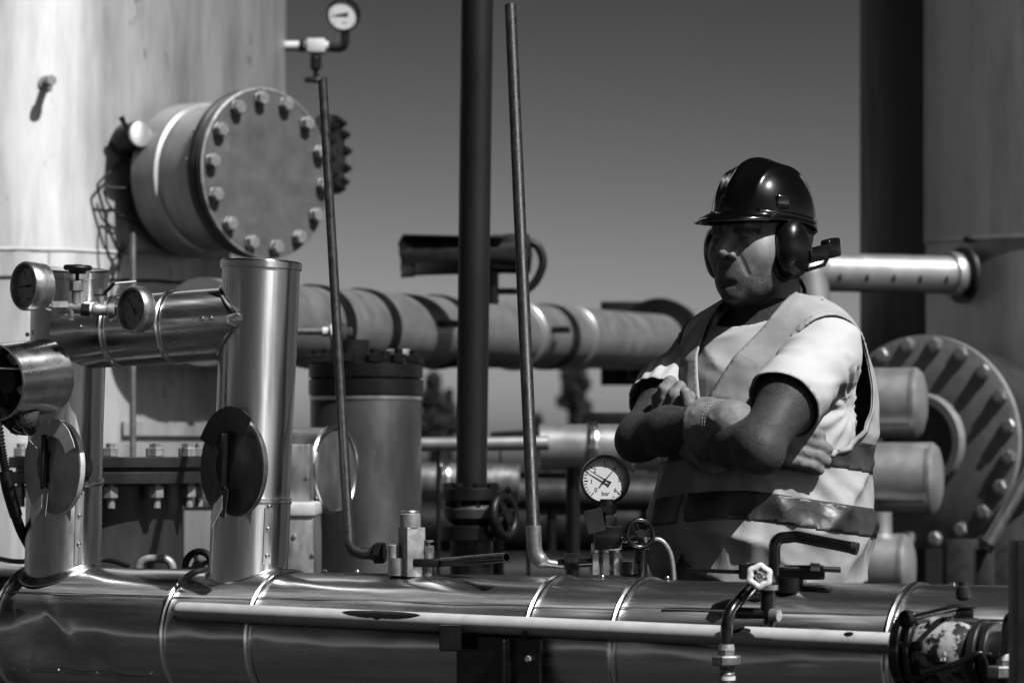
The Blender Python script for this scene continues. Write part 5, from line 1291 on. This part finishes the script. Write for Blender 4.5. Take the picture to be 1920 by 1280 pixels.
# diagonal drag folds towards the tucked hand
q_ = (Vv - np.array((.2, -.06, 1.33), f4)); dg_ = np.sqrt((q_ ** 2).sum(-1)); Vv += Nv * (.004 * np.sin((q_[:, 2] * 1.2 + q_[:, 1]) * 95) * np.exp(-(dg_ / .12) ** 2))[:, None]
Vfull, Qfull, Nfull = Vv.copy(), Qv.copy(), vnormals(Vv, Qv)
Vv, Qv = clip_mesh(Vv, Qv, vest_g)
vest = pmesh('vest', Vv, Qv, M['vest'], solid=.003)
def vest_band(z0, wid, off, extra=None):
    X = Vfull + Nfull * off
    def g(p):
        zc = z0 - .018 * np.clip(p[..., 1] / .15, -1, 1) + .008 * np.sin(p[..., 0] * 14)
        return np.minimum(wid / 2 - np.abs(p[..., 2] - zc), vest_g(p) - .003)
    return clip_mesh(X.astype(f4).copy(), Qfull, g)
for z0 in (1.318, 1.205):
    a, b = vest_band(z0, .050, .0016); pmesh('reflective_stripe', a, b, M['stripe'], parent=vest, solid=.0012)
def arm_g(p):
    h = [(np.sqrt((((p - np.array((.215 * s, -.012, 1.445), f4)) / np.array((.112, .098, .122), f4)) ** 2).sum(-1)) - 1) * .09 for s in (1, -1)]
    return np.minimum(h[0], h[1])
def edge_tube(g_fun, lo=.0, hi=.0035):
    return clip_mesh((Vfull + Nfull * .0026).astype(f4).copy(), Qfull, lambda p: np.minimum(vest_g(p) - lo, hi * 2 - arm_g(p)))
a, b = edge_tube(None, .0004, .0038); sx_ = a[b].mean(1)[:, 0]
for q_b in (b[sx_ > 0], b[sx_ <= 0]):
    us = np.unique(q_b); mp_ = -np.ones(len(a), np.int64); mp_[us] = np.arange(len(us)); pmesh('edge_binding', a[us], mp_[q_b], M['vest'], parent=vest, solid=.0010)
def vest_line(off, fun, wid): return clip_mesh((Vfull + Nfull * off).astype(f4).copy(), Qfull, lambda p: np.minimum(wid - np.abs(fun(p)), vest_g(p) - .002))
a, b = vest_line(.0016, lambda p: np.where(p[..., 0] > .05, p[..., 1] - .012, 1.0), .0022); pmesh('side_seam', a, b, M['vest'], parent=vest, solid=.001)
a, b = vest_line(.0022, lambda p: np.where((p[..., 1] < 0) & (p[..., 2] < 1.40), p[..., 0] - .012, 1.0), .0045); pmesh('zip', a, b, M['stripe'], parent=vest, solid=.001)
# trousers and boots (hidden by the pipe from here)
Vt, Qt = nets(lambda p: smin(legs(p) - .014, ell(p, (0, 0, .99), (.182, .152, .14)), .05), (-.22, -.2, .06), (.22, .2, 1.14), .012)
Vt = relax(Vt, Qt, 2, .5); Vt += vnormals(Vt, Qt) * folds(Vt, (8, 8, 12), .006, 2.0)[:, None]
pmesh('trousers', Vt, Qt, M['trouser'])
for s in (-1, 1):
    Vq, Qq = nets(lambda p: smax(smin(chain(p, [(.105 * s, .02, .22), (.105 * s, .03, .06)], [.06, .055], .03), ell(p, (.108 * s, -.07, .045), (.05, .12, .05)), .04), -p[..., 2], .004), (.0 if s > 0 else -.2, -.22, -.02), (.2 if s > 0 else 0, .12, .28), .008)
    pmesh('boot', Vq, Qq, M['black'])

# ---- gloves: flared cuff, palm, four fingers and a thumb
def glove(wr, arm_dir, palm, fingers, thumb, lo, hi, cuff_len=.085, matl='glove'):
    wr = np.array(wr, f4); ad = np.array(arm_dir, f4); ad /= np.linalg.norm(ad)
    def f(p):
        d = cap(p, wr - ad * cuff_len, wr, .056, .040)
        d = smin(d, chain(p, palm[0], palm[1], .015), .02)
        hand = None
        for pts, rs in fingers + [thumb]:
            e = chain(p, pts, rs, .004); hand = e if hand is None else smin(hand, e, .0035)
        d = smin(d, hand, .008)
        # open cuff end
        return np.maximum(d, -((p - wr) @ ad) - cuff_len)
    return nets(f, lo, hi, .003)
# right hand: tucked under the left arm, finger ends showing behind it
rd_ = np.array((.085, .085, -.028)); rd_ = rd_ / np.linalg.norm(rd_)
Wr = np.array(WRR) + np.array((.02, .006, -.004))
pal = [tuple(Wr), tuple(Wr + np.array((.018, .050, -.014))), tuple(Wr + np.array((.028, .092, -.028)))]
kn = Wr + np.array((.030, .100, -.032)); fr = []
for i, (oz, ln) in enumerate(((.030, .82), (.011, 1.0), (-.009, .95), (-.028, .78))):
    k0 = kn + np.array((.002, -.002, oz)); k1 = k0 + np.array((.014, .030, -.006)) * ln; k2 = k1 + np.array((.014, .022, -.008)) * ln; k3 = k2 + np.array((.004, .014, -.008)) * ln
    fr.append(([tuple(k0), tuple(k1), tuple(k2), tuple(k3)], [.0130, .0124, .0118, .0108]))
tm = ([tuple(Wr + np.array((.012, .03, .016))), tuple(Wr + np.array((.026, .066, .020))), tuple(Wr + np.array((.036, .098, .016)))], [.015, .012, .010])
Vg, Qg = glove(Wr, np.array(WRR) - np.array(ELR), (pal, [.034, .031, .029]), fr, tm, (-.06, -.36, 1.24), (.34, .04, 1.50), .070)
Vg = relax(Vg, Qg, 1, .4); Vg += vnormals(Vg, Qg) * folds(Vg, (40, 40, 40), .0012, 3.0)[:, None]
gl_r = pmesh('glove', Vg, Qg, M['glove'])
# left hand: finger ends standing up in the crook of the right elbow
Wl = np.array(WRL); pal = [tuple(Wl), tuple(Wl + np.array((-.045, .004, .010))), tuple(Wl + np.array((-.075, .006, .030)))]
fr = []
for i, (ox, oy, top, rr) in enumerate(((-.092, -.010, .088, .0125), (-.072, -.014, .101, .0128), (-.050, -.010, .092, .0125), (-.030, -.004, .074, .0115))):
    k0 = Wl + np.array((ox * .82, oy * .3, .022)); k1 = Wl + np.array((ox, oy - .006, .050)); k2 = Wl + np.array((ox + .002, oy - .006, top - .016)); k3 = Wl + np.array((ox + .003, oy + .006, top))
    fr.append(([tuple(k0), tuple(k1), tuple(k2), tuple(k3)], [rr + .001, rr, rr, rr - .0012]))
tm = ([tuple(Wl + np.array((-.02, -.002, .03))), tuple(Wl + np.array((-.012, -.012, .058))), tuple(Wl + np.array((-.018, -.018, .080)))], [.015, .0125, .0105])
Vg, Qg = glove(Wl, np.array(WRL) - np.array(ELL), (pal, [.038, .034, .030]), fr, tm, (-.14, -.28, 1.26), (.18, -.08, 1.50), .06)
Vg = relax(Vg, Qg, 1, .4); Vg += vnormals(Vg, Qg) * folds(Vg, (40, 40, 40), .0010, 6.0)[:, None]
pmesh('glove', Vg, Qg, M['glove'])
# twin stitch rows round the right cuff
ad_ = Vector((np.array(WRR) - np.array(ELR)).tolist()).normalized()
for o_ in (.046, .052):
    c_ = Vector(Wr.tolist()) - ad_ * (.070 - o_); m_ = frame(c_, ad_); n_ = 44
    sts = [box((.0012, .0040, .0012), m_ @ Matrix.Rotation(2 * math.pi * k / n_, 4, 'Z') @ T((.0452 - (o_ - .05) * .2, 0, 0))) for k in range(n_)]
    pchild('stitch_row', join(*sts), M['vest'], gl_r)

# ---- hard hat
HM = ROT.copy()
def hp_(q):       # head-local -> person-local
    x, y0, z0_ = q; y = y0 * cp_ - z0_ * sp2; z = y0 * sp2 + z0_ * cp_; return Vector((x * ch_ - y * sh_ + float(HD[0]), x * sh_ + y * ch_ + float(HD[1]), z + float(HD[2])))
hb_z = .044
def shell(u, v, off=0.0):
    """u azimuth (0 = front), v 0 rim .. 1 crown"""
    fi = v * math.pi / 2; ca_, sa_ = math.cos(fi) ** .82, math.sin(fi) ** .95
    x = math.sin(u) * (.0865 + off) * ca_; y = -math.cos(u) * (.110 + off) * ca_ + .010; z = hb_z + (.111 + off) * sa_
    rdg = .006 * math.exp(-(x / .012) ** 2) * min(1, v * 3) * (1 if y < .09 else .6)
    rdg += .0035 * (math.exp(-((abs(x) - .040 - .01 * v) / .006) ** 2)) * max(0, math.sin(min(max((v - .12) / .75, 0), 1) * math.pi)) ** .6
    n = Vector((x, y - .006, (z - hb_z) * .9)); n = n.normalized() if n.length > 1e-6 else Vector((0, 0, 1))
    return Vector((x, y, z)) + n * rdg
nu, nv_ = 120, 40; V, Fc = [], []
for j in range(nv_):
    for i in range(nu): V.append(hp_(shell(2 * math.pi * i / nu, j / nv_)))
V.append(hp_(shell(0, 1.0)))
for j in range(nv_ - 1):
    for i in range(nu): Fc.append((j * nu + i, (j + 1) * nu + i, (j + 1) * nu + (i + 1) % nu, j * nu + (i + 1) % nu))
for i in range(nu): Fc.append(((nv_ - 1) * nu + i, nu * nv_, (nv_ - 1) * nu + (i + 1) % nu))
def hchild(name, g, matl, parent=None, ang=50, solid=None):
    o = bpy.data.objects.new(name, mesh_from(name, g, matl, ang)); COL.objects.link(o)
    o.parent = parent or man
    if parent is None: o.rotation_euler = (0, 0, R(YAW))
    if solid: md = o.modifiers.new('thickness', 'SOLIDIFY'); md.thickness = solid; md.offset = -1
    return o
Fc = [tuple(reversed(f)) for f in Fc]
helm = hchild('hard_hat', (V, Fc), M['helmet'], solid=.003)
helm['label'] = 'dark glossy hard hat with short visor'
V, Fc = [], []
for i in range(nu):
    u = 2 * math.pi * i / nu; c = math.cos(u); b = shell(u, 0.0); o = Vector((math.sin(u), -math.cos(u), 0))
    fw = max(0, c) ** 2.2; ext = .004 + .045 * fw; dr_ = .004 + .015 * fw + .006 * max(0, -c)
    for s, dz_ in ((0, .004), (.35, .002), (.7, -.45), (1.0, -1.0)):
        z = dz_ if dz_ > 0 else dz_ * dr_
        V.append(hp_(b + o * ext * s + Vector((0, 0, z))))
for i in range(nu):
    k = (i + 1) % nu
    for j in range(3): Fc.append((i * 4 + j, i * 4 + j + 1, k * 4 + j + 1, k * 4 + j))
hchild('visor', (V, Fc), M['helmet'], helm, solid=.003)
def arc_band(v0, v1, u0, u1, off, n=24):
    V, Fc = [], []
    for i in range(n + 1):
        u = u0 + (u1 - u0) * i / n
        for v in (v0, v1): V.append(hp_(shell(u, v, off)))
    for i in range(n): Fc.append((2 * i, 2 * i + 2, 2 * i + 3, 2 * i + 1))
    return V, Fc
hchild('rim_band', arc_band(-.0, .05, .6, 2 * math.pi - .6, .002, 90), M['helmet'], helm, solid=.002)
sl_p = shell(R(62), .14); mslot = Matrix.Translation(hp_(sl_p)) @ Matrix.Rotation(R(62) + HYAW, 4, 'Z')
hchild('accessory_slot', box((.026, .010, .026), mslot, .004, 3), M['helmet'], helm)
# ear muffs
def cup(sx, cz=-.010):
    cy = -.012; ox = 0.002 if sx > 0 else -.006
    prof = [(.90, 0), (1.0, .004), (1.0, .014), (.97, .020), (.86, .030), (.6, .037), (.3, .040), (0, .041)]
    V, Fc = lathe(prof, 40)
    out = []
    for v in V: out.append(hp_((sx * (.066 + ox + v[2]), cy + v[0] * .038 + v[1] * -.006, cz + v[1] * .053)))
    if sx < 0: Fc = [tuple(reversed(f)) for f in Fc]
    return out, Fc
for sx in (1, -1):
    mo = hchild('ear_muff', cup(sx), M['muff'])
    V, Fc = lathe([(.80, 0), (1.02, 0), (1.08, .006), (1.02, .012), (.8, .012)], 40, None, False, False)
    hchild('cushion', ([hp_((sx * (.056 + v[2]), -.010 + v[0] * .037, -.012 + v[1] * .053)) for v in V], Fc if sx > 0 else [tuple(reversed(f)) for f in Fc]), M['black'], mo)
    a_, b_ = hp_((sx * .104, .004, -.022)), hp_((sx * .092, .094, .002))
    d_ = (b_ - a_)
    hchild('arm', box((.026, .016, d_.length), frame((a_ + b_) / 2, d_, (0, 0, 1)), .003, 2), M['muff'], mo)
    hchild('arm_hinge', box((.034, .020, .046), frame(b_ + Vector((0, 0, .004)), d_, (0, 0, 1)), .004, 2), M['muff'], mo)
    hchild('arm_link', sweep([hp_(v) for v in ((sx * .100, .008, -.046), (sx * .104, .056, -.030), (sx * .092, .094, .0))], .0035, 8), M['muff'], mo)
hchild('neck_strap', sweep(spline([hp_((.058, .05, -.055)), hp_((.045, .085, -.075)), hp_((0, .103, -.082)), hp_((-.045, .085, -.075))], 6), .004, 8), M['muff'], helm)
# stitched hems on the sleeves
for (s_, d_, t_, r_) in ((SHL, dl, .146, .0785), (SHR, drr, .140, .0755)): pass
